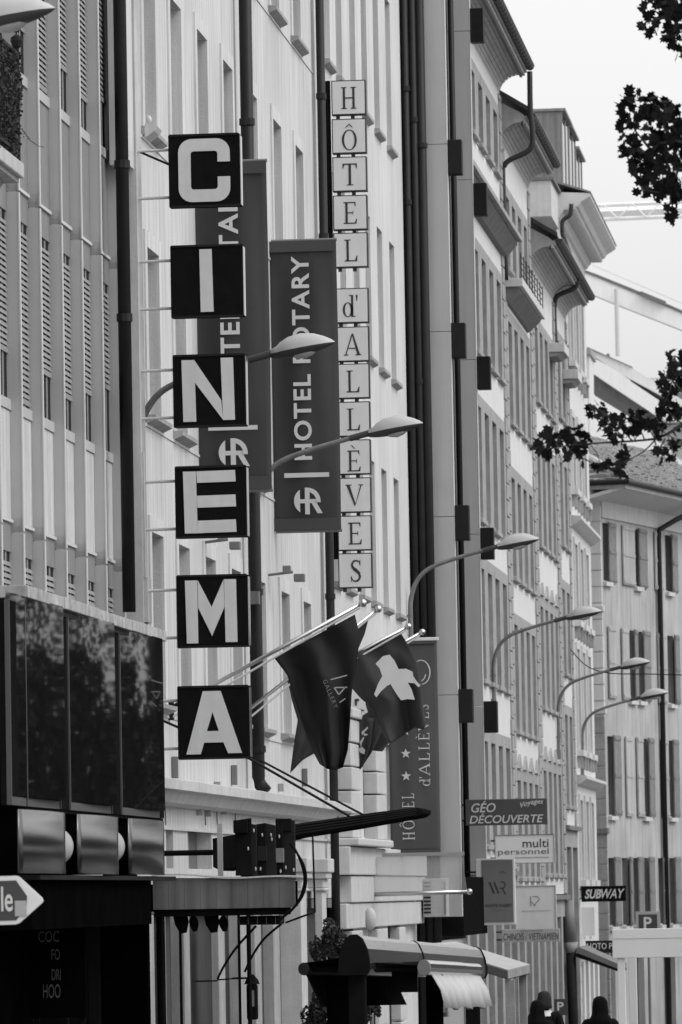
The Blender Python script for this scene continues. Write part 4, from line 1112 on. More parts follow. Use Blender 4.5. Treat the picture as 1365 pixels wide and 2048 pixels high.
# ================================================================== lettered box sign of the second hotel
def hotel_sign():
    Y = 78.0
    seq = [('H', 160), ('O^', 237), ('T', 313), ('E', 390), ('L', 465), ("d'", 576), ('A', 653), ('L', 727), ('L', 803), ('E`', 879), ('V', 955), ('E', 1031), ('S', 1106)]
    fL = Face(668, 160, 736, 1176, Y)
    t = thing('hotel_sign', "vertical row of pale illuminated boxes spelling HÔTEL d'ALLÈVES in serif capitals", 'sign', (fL.x0-.1, Y+.1, fL.z0))
    for ch, v0 in seq:
        k = (v0-160)/946.0
        u0 = 663+14*k; u1 = 732+13*k
        f = Face(u0, v0, u1, v0+70, Y)
        b = f.board('sign_box', INK, t, t=0.14, bevel=0.004)
        i = 2.2
        MB().box(f.x0+i/f.s, f.x1-i/f.s, Y-0.006, Y-0.001, f.z0+i/f.s, f.z1-i/f.s).build('box_face', BOXFACE, b)
        key = ch[0]; keys = [key]
        if '^' in ch: keys.append('circ')
        if '`' in ch: keys.append('grave')
        if "'" in ch: keys.append("'")
        a, c, d, e = u0+17, v0+14, u0+53, v0+58
        if '^' in ch or '`' in ch: c, e = v0+22, v0+64
        if key == 'S': a, d = u0+20, u0+50
        if key == 'd': a, d = u0+14, u0+48
        serif(f, keys, a, c, d, e, INK, b, dy=-0.010)
        for x in (0.12, 0.55):
            MB().box(f.x0+f.w*x, f.x0+f.w*x+0.05, Y+0.03, Y+0.08, f.z0-0.05, f.z0).build('spacer', INK, t)
    m = fL
    MB().box(m.x0-0.065, m.x0+0.0, Y+0.05, Y+0.13, m.z0+0.4, m.z1+0.03).build('mast', BLACK, t)
    for v in (195, 600, 1000):
        p = m.at(660, v); MB().tube([(-8.0, Y+0.09, p.z), (m.x0, Y+0.09, p.z)], 0.02, 6).build('bracket', DARK, t)
    return t
hotel_sign()

# ================================================================== long banners
def banner(label, u0, v0, u1, v1, Y, m, group=None, wave=0.02, lean=0.0):
    f = Face(u0, v0, u1, v1, Y)
    t = thing('banner', label, 'banner', (f.x0, Y, f.z0), group)
    mb = MB(); nx, nz = 14, 40
    for j in range(nz+1):
        for i in range(nx+1):
            x = f.x0+f.w*i/nx; z = f.z1-f.h*j/nz
            w = wave*math.sin(2.2*math.pi*i/nx+1.6*j/nz)*math.sin(math.pi*j/nz)+0.4*wave*math.sin(5*math.pi*i/nx-3*j/nz)*math.sin(math.pi*j/nz)
            mb.v.append(Vector((x, Y+w, z)))
    for j in range(nz):
        for i in range(nx):
            a = j*(nx+1)+i; mb.f.append((a, a+nx+1, a+nx+2, a+1))
    mb.build('cloth', m, t, smooth=True, solid=0.003)
    hem = 0.155 if m is BANNER else 0.05
    for z in (f.z1+0.005, f.z0-0.005):
        MB().tube([(-7.98, Y+0.005, z), (f.x1+0.01, Y+0.005, z)], 0.022, 8).build('banner_arm', GREYSIGN, t)
    MB().box(f.x0+0.002, f.x1-0.002, Y-0.030, Y-0.027+0.0, f.z0+0.004, f.z0+hem).build('hem', BHEM if m is BANNER else BANNER2, t)
    MB().box(f.x0+0.002, f.x1-0.002, Y-0.030, Y-0.027, f.z1-hem*0.9, f.z1-0.002).build('hem', BHEM if m is BANNER else BANNER2, t)
    return t, f
def hr_logo(f, parent, cu, cv, r, dy):
    mb = MB()
    k = r/40.0
    cnt = [0]
    def S(pts): cnt[0] += 1; f.poly(mb, [(cu+x*k, cv+y*k) for x, y in pts], dy-0.0006*cnt[0])
    n = 16; R = 40.8
    al = math.acos(22.5/R)
    pts = [(-2-R*math.cos(-al+2*al*i/n), R*math.sin(-al+2*al*i/n)) for i in range(n+1)]
    S(pts)
    S([(-25, -5), (29, -5), (29, 7.3), (-25, 7.3)])
    S([(-9.5, -39.5), (4.7, -39.5), (4.7, 41), (-9.5, 41)])
    for i in range(n):
        a0, a1 = math.radians(94-100*i/n), math.radians(94-100*(i+1)/n)
        S([(-3+41*math.cos(a0), 1.5-41*math.sin(a0)), (-3+28*math.cos(a0), 1.5-28*math.sin(a0)), (-3+28*math.cos(a1), 1.5-28*math.sin(a1)), (-3+41*math.cos(a1), 1.5-41*math.sin(a1))])
    S([(10.5, 7.2), (26, 7.2), (43.5, 38.5), (28.5, 38.5)])
    mb.build('emblem', PRINT, parent)
t, f = banner('charcoal hotel banner hanging half hidden behind the black CINEMA boxes', 383, 322, 539, 982, 64.0, BANNER, 'long hotel banners', 0.045)
f.text('HOTEL ROTARY', 442, 352, 482, 802, PRINT, t, rot=90, offset=0.022, spacing=1.12, dy=-0.075)
MB().box(f.at(415, 0).x, f.at(514, 0).x, f.Y-0.076, f.Y-0.074, f.at(0, 862).z, f.at(0, 853).z).build('rule', PRINT, t)
hr_logo(f, t, 466, 907, 29, -0.072)
t, f = banner('charcoal hotel banner hanging fully visible between CINEMA and the lettered boxes', 540, 480, 678, 1062, 71.5, BANNER, 'long hotel banners', 0.05)
f.text('HOTEL ROTARY', 588, 512, 624, 921, PRINT, t, rot=90, offset=0.022, spacing=1.12, dy=-0.080)
MB().box(f.at(567, 0).x, f.at(657, 0).x, f.Y-0.081, f.Y-0.079, f.at(0, 956).z, f.at(0, 947).z).build('rule', PRINT, t)
hr_logo(f, t, 614, 1003, 26.5, -0.078)
t, f = banner('grey hotel banner with stars hanging beside the flags, above the glass canopy', 778, 1282, 878, 1706, 86.0, BANNER2, None, 0.02)
MB().box(f.x0-0.02, f.x1+0.03, f.Y-0.04, f.Y+0.04, f.z1+0.0, f.z1+0.05).build('banner_rail', LETTERW, t, bevel=0.01)
v = 1681
for ch, hgt in (('H', 19), ('O^', 22), ('T', 17), ('E', 16), ('L', 14)):
    serif(f, [ch[0]]+(['circ'] if '^' in ch else []), 803, v-hgt, 827, v, PRINT, t, rot=90, dy=-0.03); v -= hgt+2
for sv in (1552, 1507, 1462, 1418):
    mb = MB(); pts = []
    for i in range(10):
        r = 10.5 if i % 2 == 0 else 4.2
        a = math.radians(90+36*i); pts.append((812+r*math.cos(a), sv-r*math.sin(a)))
    f.poly(mb, pts, -0.03); mb.build('star', PRINT, t)
v = 1574
for ch, hgt in (("d'", 20), ('A', 27), ('L', 21), ('L', 19), ('E`', 19), ('V', 22), ('E', 17), ('S', 14)):
    serif(f, [ch[0]]+([ch[1] if ch[1] == "'" else 'grave'] if len(ch) > 1 else []), 838, v-hgt, 860, v, PRINT, t, rot=90, dy=-0.03); v -= hgt+1
mb = MB()
for i in range(26):
    a0, a1 = math.radians(150-280*i/26), math.radians(150-280*(i+1)/26)
    w = 2.6-1.4*abs(i-13)/13
    f.poly(mb, [(846+19*math.cos(a0), 1345-25*math.sin(a0)), (846+19*math.cos(a1), 1345-25*math.sin(a1)), (846+(19-w)*math.cos(a1), 1345-(25-w)*math.sin(a1)), (846+(19-w)*math.cos(a0), 1345-(25-w)*math.sin(a0))], -0.03)
for i in range(8):
    a0, a1 = math.radians(-20-9*i), math.radians(-20-9*(i+1))
    f.poly(mb, [(843+14*math.cos(a0), 1342-22*math.sin(a0)), (843+14*math.cos(a1), 1342-22*math.sin(a1)), (843+12*math.cos(a1), 1342-20*math.sin(a1)), (843+12*math.cos(a0), 1342-20*math.sin(a0))], -0.03)
mb.build('emblem', PRINT, t)

# ================================================================== flags on poles
def flag_cloth(name, m, parent, Y, top, right, bottom, left, fold=0.05, nx=22, ny=26, ph=0.0, yoff=0.0):
    """Coons patch between four pixel polylines on the plane Y, with folds in depth; top/bottom run left to right, left/right top to bottom"""
    def samp(pl, s):
        d = [0]
        for i in range(len(pl)-1): d.append(d[-1]+math.hypot(pl[i+1][0]-pl[i][0], pl[i+1][1]-pl[i][1]))
        x = s*d[-1]
        for i in range(len(pl)-1):
            if x <= d[i+1] or i == len(pl)-2:
                k = (x-d[i])/max(d[i+1]-d[i], 1e-6); return (pl[i][0]+(pl[i+1][0]-pl[i][0])*k, pl[i][1]+(pl[i+1][1]-pl[i][1])*k)
    P00, P10, P01, P11 = top[0], top[-1], bottom[0], bottom[-1]
    mb = MB()
    for j in range(ny+1):
        b = j/ny
        for i in range(nx+1):
            a = i/nx
            T, B, L, R = samp(top, a), samp(bottom, a), samp(left, b), samp(right, b)
            q = [(1-b)*T[k]+b*B[k]+(1-a)*L[k]+a*R[k]-((1-a)*(1-b)*P00[k]+a*(1-b)*P10[k]+(1-a)*b*P01[k]+a*b*P11[k]) for k in (0, 1)]
            cr = 1-abs(math.sin(5.2*a+1.3*b+ph)); dy = yoff+fold*(math.sin(7.5*a+2.0*b+ph)*(0.25+b)+0.4*math.sin(13*a-4*b+ph)+0.9*cr*cr*(0.2+b)-0.35*(1-abs(math.sin(3.3*b-2.1*a+ph)))**3)
            p = pY(q[0], q[1], Y+dy); mb.v.append(p)
    for j in range(ny):
        for i in range(nx):
            k = j*(nx+1)+i; mb.f.append((k, k+nx+1, k+nx+2, k+1))
    return mb.build(name, m, parent, smooth=True, solid=0.004)
def flagpole(t, base, tip, Y):
    a, b = pY(base[0], base[1], Y), pY(tip[0], tip[1], Y)
    MB().tube([a, b], 0.022, 10).build('pole', SILVER, t, smooth=True)
    MB().tube([a+Vector((0.02, -0.03, -0.10)), b+Vector((-0.03, -0.03, -0.05))], 0.012, 6).build('halyard', LETTERW, t)
    MB().ball(b, 0.045, 0.045, 0.045, 10, 8).build('pole_finial', SILVER, t, smooth=True)
    MB().box(-8.0, a.x+0.05, a.y-0.06, a.y+0.06, a.z-0.12, a.z+0.08).build('pole_socket', DARK, t)
    return a, b
# black gallery flag
Yf = yX(338, 1418)
t = thing('flag', 'black gallery flag with thin white emblem hanging from slanting pole', 'flag', pY(338, 1418, Yf), 'flags on slanting poles')
flagpole(t, (338, 1418), (726, 1206), Yf)
flag_cloth('cloth', FLAGB, t, Yf, [(549, 1316), (630, 1272), (710, 1229)], [(710, 1229), (720, 1270), (714, 1330), (704, 1385), (700, 1450), (696, 1500), (686, 1535)],
    [(640, 1528), (655, 1538), (672, 1540), (686, 1535)], [(549, 1316), (575, 1350), (590, 1400), (606, 1450), (622, 1495), (640, 1528)], 0.11)
f = Face(540, 1230, 730, 1540, Yf)
# lettering runs down the cloth
def slanted_text(f, body, p0, p1, h, m, parent, dy):
    vs, fs = text_mesh(body, spacing=1.25, offset=0.004); dx, dyy = p1[0]-p0[0], p1[1]-p0[1]; L = math.hypot(dx, dyy)
    nx, ny = dyy/L, -dx/L
    mb = MB(); mb.v = [f.at(p0[0]+dx*a+nx*h*b, p0[1]+dyy*a+ny*h*b, dy) for a, b in vs]; mb.f = fs
    mb.build('lettering', m, parent)
slanted_text(f, 'GALLERY', (652, 1364), (674, 1420), 9, INKSOFT, t, -0.30)
mb = MB()
for (p, q, w) in (((668, 1362), (701, 1354), 1.2), ((675, 1378), (701, 1378), 1.2), ((675, 1378), (684, 1392), 1.2), ((684, 1392), (697, 1378), 1.2), ((685, 1408), (697, 1400), 1.0)):
    L = math.hypot(q[0]-p[0], q[1]-p[1]); nx, ny = -(q[1]-p[1])/L*w, (q[0]-p[0])/L*w
    f.poly(mb, [(p[0]+nx, p[1]+ny), (q[0]+nx, q[1]+ny), (q[0]-nx, q[1]-ny), (p[0]-nx, p[1]-ny)], -0.30)
mb.build('emblem', INKFAINT, t)
# dark grey flag behind it
Yf = 67.0
t = thing('flag', 'dark grey flag mostly hidden behind the black gallery flag', 'flag', pY(470, 1441, Yf), 'flags on slanting poles')
a, b = flagpole(t, (470, 1441), (757, 1218), Yf)
flag_cloth('cloth', FLAGG, t, Yf, [(576, 1362), (660, 1300), (738, 1236)], [(738, 1236), (730, 1268), (716, 1300), (700, 1400), (690, 1450)],
    [(581, 1546), (606, 1520), (632, 1505), (690, 1450)], [(576, 1362), (584, 1400), (596, 1440), (588, 1490), (581, 1546)], 0.06, ph=1.0)
# flag with a white cross
Yf = 73.9
t = thing('flag', 'dark flag with a broad white cross billowing beside the grey hotel banner', 'flag', pY(600, 1365, Yf), 'flags on slanting poles')
flagpole(t, (600, 1365), (817, 1253), Yf)
flag_cloth('cloth', FLAGR, t, Yf, [(690, 1320), (722, 1301), (802, 1266)], [(802, 1266), (820, 1295), (838, 1330), (846, 1380), (847, 1410), (853, 1452), (845, 1459)],
    [(775, 1482), (783, 1487), (810, 1468), (830, 1455), (845, 1459)], [(690, 1320), (702, 1374), (722, 1397), (742, 1414), (750, 1432), (775, 1482)], 0.10, ph=2.0)
f = Face(690, 1260, 860, 1490, Yf)
mb = MB(); DY = -0.27
z11 = lambda pts: [(530+x/3.689, 1200+y/3.69) for x, y in pts]
for pts in ([(835, 475), (890, 420), (940, 410), (975, 455), (1012, 535), (960, 560), (890, 590), (865, 510)],
            [(820, 700), (850, 625), (880, 572), (905, 552), (915, 640), (870, 680), (838, 722)],
            [(905, 552), (955, 528), (1008, 517), (1010, 618), (955, 622), (915, 640)], [(1008, 517), (1060, 516), (1108, 540), (1118, 625), (1068, 618), (1010, 618)],
            [(942, 625), (1000, 600), (1064, 602), (1072, 620), (1098, 670), (1120, 745), (1065, 740), (1020, 748), (985, 700)], [(1112, 570), (1135, 610), (1165, 640), (1150, 655), (1120, 625)]):
    DY -= 0.0015; f.poly(mb, z11(pts), DY)
mb.build('cross', FLAGW, t)
# half dark, half light flag with heraldic figure, behind
Yf = 80.0
t = thing('flag', 'two-tone flag with heraldic figures trailing behind the white cross flag', 'flag', pY(690, 1350, Yf), 'flags on slanting poles')
flagpole(t, (690, 1350), (845, 1264), Yf)
flag_cloth('cloth', FLAGR, t, Yf, [(745, 1380), (790, 1395), (806, 1420)], [(806, 1420), (798, 1460), (765, 1503)],
    [(668, 1562), (695, 1565), (718, 1545), (735, 1500), (765, 1503)], [(745, 1380), (725, 1420), (712, 1470), (700, 1520), (668, 1562)], 0.05, ph=0.5, yoff=0.0)
flag_cloth('cloth_tail', FLAGG, t, Yf, [(708, 1432), (748, 1436)], [(748, 1436), (742, 1490), (728, 1530), (700, 1565)],
    [(668, 1562), (684, 1567), (700, 1565)], [(708, 1432), (706, 1480), (700, 1525), (690, 1548), (668, 1562)], 0.04, 8, 20, ph=1.5, yoff=-0.05)
f = Face(660, 1360, 810, 1570, Yf)
mb = MB()
for pts in ([(648, 650), (700, 700), (750, 760), (770, 830), (735, 850), (690, 880), (655, 905), (620, 960), (600, 970), (640, 800)],):
    f.poly(mb, z11(pts), -0.13)
mb.build('light_field', FLAGW, t)
mb = MB()
for pts in ([(672, 735), (700, 728), (712, 742), (692, 752), (690, 785), (678, 780)], [(690, 800), (745, 815), (740, 824), (700, 820), (668, 832), (675, 818)], [(655, 870), (690, 868), (720, 890), (690, 905), (660, 925), (672, 895)]):
    f.poly(mb, z11(pts), -0.15)
mb.build('heraldic_figure', INK, t)
mb = MB()
for pts in ([(720, 975), (745, 955), (765, 935), (770, 950), (745, 975), (725, 1000)], [(735, 985), (765, 990), (765, 1000), (738, 1005)], [(705, 1050), (735, 1010), (740, 1020), (720, 1060), (715, 1090)], [(695, 1095), (725, 1085), (745, 1110), (738, 1140), (705, 1125)]):
    f.poly(mb, z11(pts), -0.13)
mb.build('heraldic_figure', INKFAINT, t)

# ================================================================== street lamps on wall arms
def lamp_proto():
    t = thing('street_lamp', 'x', 'street lamp', (0, 0, 0), 'street lamps on curved wall arms')
    # local origin: wall foot of the arm; tip of the head at x=+2.02, z=+2.0
    pts = [(0.05, 0, 0), (0.06, 0, .5), (0.06, 0, .95), (0.09, 0, 1.15), (0.16, 0, 1.33), (0.28, 0, 1.48), (0.45, 0, 1.58), (0.75, 0, 1.68), (1.1, 0, 1.775), (1.50, 0, 1.875)]
    cp = curve(pts, 4); MB().tube(cp, [.042-.014*i/(len(cp)-1) for i in range(len(cp))], 10).build('arm', POLE, t, smooth=True)
    MB().tube([(1.22, 0, 1.805), (1.46, 0, 1.865)], 0.038, 10).build('arm_collar', LAMPBOT, t)
    MB().box(-0.0, 0.10, -0.06, 0.06, -0.14, 0.08).build('wall_box', GREYSIGN, t, bevel=0.01)
    for z in (0.35, 0.8): MB().box(-0.01, 0.10, -0.03, 0.03, z-0.02, z+0.02).build('clamp', POLE, t)
    ax = Vector((0.962, 0, 0.155)).normalized(); up = Vector((-ax.z, 0, ax.x))
    o = Vector((1.45, 0, 1.86)); L = 0.67
    def shell(zsgn, prof, flat, name, m):
        mb = MB(); nA = 10
        for (s, wd, ht) in prof:
            for k in range(nA+1):
                th = math.pi*k/nA
                mb.v.append(o+ax*(s*L)+Vector((0, 1, 0))*(wd*math.cos(th))+up*(zsgn*ht*1.35*math.sin(th)+flat))
        for i in range(len(prof)-1):
            for k in range(nA):
                a = i*(nA+1)+k; q = (a, a+1, a+nA+2, a+nA+1); mb.f.append(q if zsgn > 0 else q[::-1])
        mb.f.append(tuple(range(nA, -1, -1)) if zsgn > 0 else tuple(range(nA+1)))
        return mb.build(name, m, t, smooth=True)
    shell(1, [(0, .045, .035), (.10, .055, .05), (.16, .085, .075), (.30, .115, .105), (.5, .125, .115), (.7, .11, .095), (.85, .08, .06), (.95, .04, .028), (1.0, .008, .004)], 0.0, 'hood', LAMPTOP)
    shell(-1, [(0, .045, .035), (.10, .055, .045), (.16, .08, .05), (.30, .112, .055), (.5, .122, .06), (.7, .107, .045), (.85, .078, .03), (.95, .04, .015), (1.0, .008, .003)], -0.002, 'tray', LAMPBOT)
    shell(-1, [(.30, .02, .01), (.36, .07, .035), (.5, .085, .05), (.62, .07, .035), (.70, .02, .01)], -0.045, 'lens', LAMPGL)
    return t
LP = lamp_proto()
labs = ['street lamp head in front of the ivy balcony', 'street lamp whose arm leaves from behind the letter N, crossing the fully visible banner',
        'street lamp whose long arm crosses the lettered hotel boxes', 'street lamp with arm crossing the grey modern piers',
        'street lamp with arm crossing the quoined old houses', 'street lamp on curved arm before the tall dark downpipe', 'street lamp on curved arm before the shuttered building, last of the row']
for i, (u, v) in enumerate(((113, 21), (672, 687), (848, 849), (1080, 1080), (1205, 1224), (1302, 1325), (1338, 1386))):
    tip = pX(u, v, -5.88)
    o = LP if i == 0 else copy_tree(LP)
    o.location = Vector((-8.0, max(tip.y, 58.5) if i == 1 else tip.y, tip.z-1.95)); o['label'] = labs[i]
# ================================================================== cinema canopy, marquee letters, blade roof
def canopy():
    Y = 55.6
    f = Face(305, 1752, 592, 1832, Y)
    t = thing('cinema_canopy', 'streaked grey entrance canopy jutting from beneath the dark glazed podium', 'canopy', (f.x0, Y, f.z0))
    zt, zb = f.at(0, 1754).z, f.at(0, 1817).z
    x0, x1 = f.x0, f.x1
    n = 9
    for i in range(n):
        a, b = x0+(x1-x0)*i/n, x0+(x1-x0)*(i+1)/n
        MB().box(a+0.001, b-0.001, Y, Y+0.02, zb, zt-0.02*i/n).build('fascia_panel', CFASC, t)
    MB().box(x0, x1-0.03, Y+0.021, Y+0.5, zb+0.01, zt-0.05).build('canopy_body', DARKER, t)
    mb = MB(); N = 30
    for i in range(N):
        a, b = i/N, (i+1)/N
        za, zq = zt+0.012*math.sin(9*a)+0.02*(1-a)-0.03*a, zt+0.012*math.sin(9*b)+0.02*(1-b)-0.03*b
        A, B = x0+(x1-x0+.05)*a, x0+(x1-x0+.05)*b
        mb.quad((A, Y-0.03, za), (B, Y-0.03, zq), (B, Y-0.03, zq+0.016), (A, Y-0.03, za+0.016)); mb.quad((A, Y-0.03, za+.016), (B, Y-0.03, zq+.016), (B, Y+0.5, zq+0.02), (A, Y+0.5, za+0.02))
    mb.build('flashing', TRIM, t)
    MB().box(x0, x1-0.10, Y+0.05, Y+0.5, zb-0.07, zb+0.0).build('underside', BLACK, t)
    # ribbed light box below and hanging dark lanterns
    a, b = f.at(468, 1833), f.at(556, 1851)
    lb = MB().box(a.x, b.x, Y+0.25, Y+0.6, b.z, a.z).build('ribbed_lightbox', DARK, t, bevel=0.02)
    for i in range(14):
        x = a.x+0.02+(b.x-a.x-.04)*i/13
        MB().box(x-0.004, x+0.004, Y+0.24, Y+0.25, b.z+.01, a.z-.01).build('rib', STONE_D if i % 3 == 0 else BLACK, lb)
    for (u, v, r) in ((352, 1846, 19), (378, 1850, 12), (414, 1846, 19), (438, 1851, 12)):
        c = f.at(u, v, 0.3); k = r/f.s
        l = MB().tube([c+Vector((0, 0, k*1.6)), c+Vector((0, 0, k*.9)), c+Vector((k*.15, 0, 0)), c+Vector((k*.3, 0, -k))], [k*.25, k*.8, k*.75, k*.35], 12).build('spotlight', BLACK, t, smooth=False)
        MB().tube([c+Vector((0, 0, k*1.5)), c+Vector((0, 0, .3))], 0.012, 6).build('spotlight_stem', BLACK, l)
    # beam from the wall
    MB().box(-8.1, x0+0.02, Y+0.1, Y+1.2, zb-0.02, zt-0.06).build('wall_beam', DARKER, t)
    # curved stays below and posts
    def px(pts, dy=0.3): return [f.at(u, v, dy) for u, v in pts]
    for pts in ([(556, 1850), (520, 1880), (495, 1915), (480, 1945)], [(505, 1853), (465, 1895), (440, 1930), (425, 1958)]):
        MB().tube(curve(px(pts)), 0.012, 6).build('stay', BLACK, t)
    MB().tube(px([(424, 1960), (476, 1957)]), 0.008, 5).build('tie_rod', BLACK, t)
    MB().tube(px([(380, 1962), (424, 1962)]), 0.008, 5).build('tie_rod', BLACK, t)
    gzz = gz(Y)
    for u, w in ((335, 3), (455, 3), (475, 4.5), (295, 9)):
        c = f.at(u, 1850, 0.9); MB().tube([(c.x, c.y, gzz), (c.x, c.y, zb-0.02)], w/f.s, 8).build('post', BLACK, t)
    # vertical board upright on top and junk behind
    for (u0, u1, v0, v1) in ((424, 434, 1646, 1745), (470, 476, 1665, 1750)):
        a, b = f.at(u0, v0, 0.5), f.at(u1, v1, 0.5)
        MB().box(a.x, b.x, Y+.5, Y+.55, zt-0.05, a.z).build('upright', FIN, t)
    return t, f
CFASC = mat('streaked_grey_fascia', 0.16, 0.7, 0.15, 4.0, streak=0.45)
CT, CF = canopy()
def marquee_letters():
    f = CF; Y = 55.85
    t = thing('marquee_letters', 'dark channel letters with round bulbs seen edge-on above the grey canopy', 'sign', (f.at(530, 0).x, Y, f.at(0, 1758).z))
    specs = [(470, 1640, 503, 1752, 0.0), (486, 1646, 512, 1754, 0.4), (500, 1650, 530, 1756, 0.75), (518, 1647, 548, 1758, 1.15), (532, 1656, 562, 1760, 1.5), (549, 1638, 585, 1762, 1.9)]
    for k, (u0, v0, u1, v1, dy) in enumerate(specs):
        a, b = f.at(u0, v0), f.at(u1, v1); y = Y-0.15+dy*0.14
        sl = 0.05*(0.5 if k % 2 else -0.3)
        l = MB().prism([(a.x, b.z), (b.x, b.z), (b.x, a.z-sl), (a.x+0.04, a.z), (a.x, a.z-0.03)][::-1], 'y', y, y+0.05).build('channel_letter', DARK if k % 2 else BLACK, t, bevel=0.006)
        if k in (0, 5): MB().box(a.x-0.01, b.x-0.03, y-0.04, y-0.001, a.z-0.13, a.z-0.004).build('letter_arm', BLACK, l, bevel=0.006)
        if k in (2, 4): MB().box(a.x+0.06, b.x+0.01, y-0.03, y-0.001, b.z+0.16, b.z+0.30).build('letter_arm', INKSOFT if k == 4 else DARK, l, bevel=0.006)
        for (fu, fv) in (((.62, .16), (.80, .52)), ((.80, .15), (.9, .86)), ((.75, .2), (.6, .84)), ((.7, .22), (.75, .3)), ((.75, .18), (.8, .85)), ((.45, .8), (.9, .84)))[k]:
            c = (a.x+(b.x-a.x)*fu, y-0.006, a.z+(b.z-a.z)*fv)
            MB().ball(c, 0.010, 0.010, 0.020, 8, 6).build('bulb', INKFAINT, l, smooth=True)
    a, b = f.at(474, 1652), f.at(583, 1757)
    MB().box(a.x, b.x, Y+0.2, Y+0.24, b.z, a.z).build('backing_plate', BLACK, t)
    # loops of black cable
    for q, (o, r) in enumerate(((0, 1.0), (4, 1.05))):
        pts = [(585, 1690), (596, 1705), (608+o, 1735), (612+o, 1765), (604+o, 1795), (588, 1820), (565, 1838), (556, 1843)]
        MB().tube(curve([f.at(u, v, -0.05-0.03*q) for u, v in pts]), 0.012, 6).build('cable', BLACK, t, smooth=True)
    MB().tube([f.at(618, 1670, 0.5), f.at(620, 1828, 0.5), f.at(600, 1834, 0.5), f.at(560, 1848, 0.5)], 0.010, 6).build('stay_rod', BLACK, t)
    return t
marquee_letters()
def blade_roof():
    Y = 58.9
    f = Face(425, 1615, 850, 1735, Y)
    base = f.at(430, 1700)
    t = thing('blade_awning', 'long dark ribbed blade pointing out to the street above the canopy, on two rods', 'awning', base)
    top = [(424, 1673), (590, 1647), (760, 1626), (835, 1619)]; tip = [(846, 1623), (846, 1630)]
    bot = [(835, 1637), (700, 1658), (590, 1673), (545, 1684), (515, 1700), (480, 1728), (440, 1738), (424, 1730)]
    P = lambda pts: [(f.at(u, v).x, f.at(u, v).z) for u, v in pts]
    MB().prism(P(top+tip+bot)[::-1], 'y', Y, Y+1.1).build('blade', BLACK, t)
    for k in range(4):
        a = (k+0.6)/4.6
        pts = []
        for (u, vt, vb) in ((590, 1647, 1673), (700, 1634, 1658), (835, 1620, 1636)):
            pts.append(f.at(u, vt+(vb-vt)*a, -0.012))
        MB().tube(pts, [0.012, 0.010, 0.007], 6).build('rib', DARK, t)
    MB().tube([f.at(498, 1513, 0.05), f.at(700, 1634, 0.05)], 0.014, 6).build('rod', DARK, t)
    MB().tube([f.at(512, 1516, 0.5), f.at(722, 1632, 0.5)], 0.012, 6).build('rod', DARK, t)
    MB().tube([(-8.0, Y+.05, f.at(498, 1513).z+0.5), f.at(498, 1513, 0.05)], 0.014, 6).build('rod', DARK, t)
    MB().tube([(-8.0, Y+0.5, f.at(0, 1700).z), f.at(430, 1700, 0.5)], 0.03, 8).build('wall_mount', BLACK, t)
blade_roof()
# dark drinks board by the cinema entrance
f = Face(60, 1850, 172, 2035, 51.3)
t = thing('drinks_board', 'black board with faint curved drinks lettering in the shaded entrance', 'sign', (f.x0, 51.3, gz(51.3)))
f.board('board', DARKER, t, t=0.05)
MB().box(f.x0+0.02, f.x0+0.07, 51.35, 51.4, gz(51), f.z0+0.2).box(f.x1-0.07, f.x1-0.02, 51.35, 51.4, gz(51), f.z0+0.2).build('stand', BLACK, t)
DIM = mat('dim_grey_print', 0.11, 0.7, 0.1, 5.0)
f.text('COC', 78, 1862, 120, 1884, DIM, t); f.text('FO', 104, 1898, 121, 1920, DIM, t); f.text('DRI', 104, 1938, 122, 1960, DIM, t); f.text('HOO', 86, 1968, 121, 1996, DIM, t)
# arrow street sign at the left edge
def arrow_sign():
    Y = 38.0
    f = Face(-160, 1754, 88, 1850, Y)
    t = thing('direction_sign', 'white arrow-shaped street direction sign with grey field and sticker', 'sign', (f.at(-90, 0).x, Y+.1, gz(Y)))
    def plate(pts, y0, y1, name, m, par):
        P = [(f.at(u, v).x, f.at(u, v).z) for u, v in pts]
        return MB().prism(P[::-1], 'y', Y+y0, Y+y1).build(name, m, par, bevel=0.002)
    p = plate([(-160, 1756), (34, 1753), (40, 1755), (86, 1798), (88, 1803), (86, 1808), (40, 1847), (32, 1850), (-160, 1853)], 0, 0.02, 'plate', WHITEP, t)
    plate([(-156, 1765), (34, 1762), (56, 1794), (54, 1818), (33, 1842), (-156, 1844)], -0.004, -0.001, 'field', PSIGN, p)
    plate([(31, 1803), (54, 1803), (55, 1834), (31, 1834)], -0.008, -0.005, 'sticker', INKFAINT, p)
    f.text('Ville', -38, 1774, 27, 1824, LETTERW, p, offset=0.012, dy=-0.009)
    c = f.at(-90, 1800)
    MB().tube([(c.x, Y+0.06, gz(Y)), (c.x, Y+0.06, f.z1+0.3)], 0.035, 10).build('post', GREYSIGN, t)
arrow_sign()

# ================================================================== shop signs down the street
def sign(name, label, u0, v0, u1, v1, Y, m, t_=0.10, group='projecting shop signs', frame=None, arm=True):
    f = Face(u0, v0, u1, v1, Y)
    t = thing(name, label, 'sign', (f.x0, Y, f.z0), group)
    f.board('panel', m, t, t=t_, bevel=0.008)
    if frame:
        w, fm = frame
        MB().box(f.x0, f.x1, Y-0.012, Y-0.001, f.z1-w, f.z1).box(f.x0, f.x1, Y-0.012, Y-0.001, f.z0, f.z0+w).box(f.x0, f.x0+w, Y-0.012, Y-0.001, f.z0+w, f.z1-w).box(f.x1-w, f.x1, Y-0.012, Y-0.001, f.z0+w, f.z1-w).build('frame', fm, t)
    if arm and f.x0 > -7.99:
        for q in (0.2, 0.8): MB().tube([(-8.0, Y+0.05, f.z0+f.h*q), (f.x0+0.01, Y+0.05, f.z0+f.h*q)], 0.015, 6).build('arm', DARK, t)
    return t, f
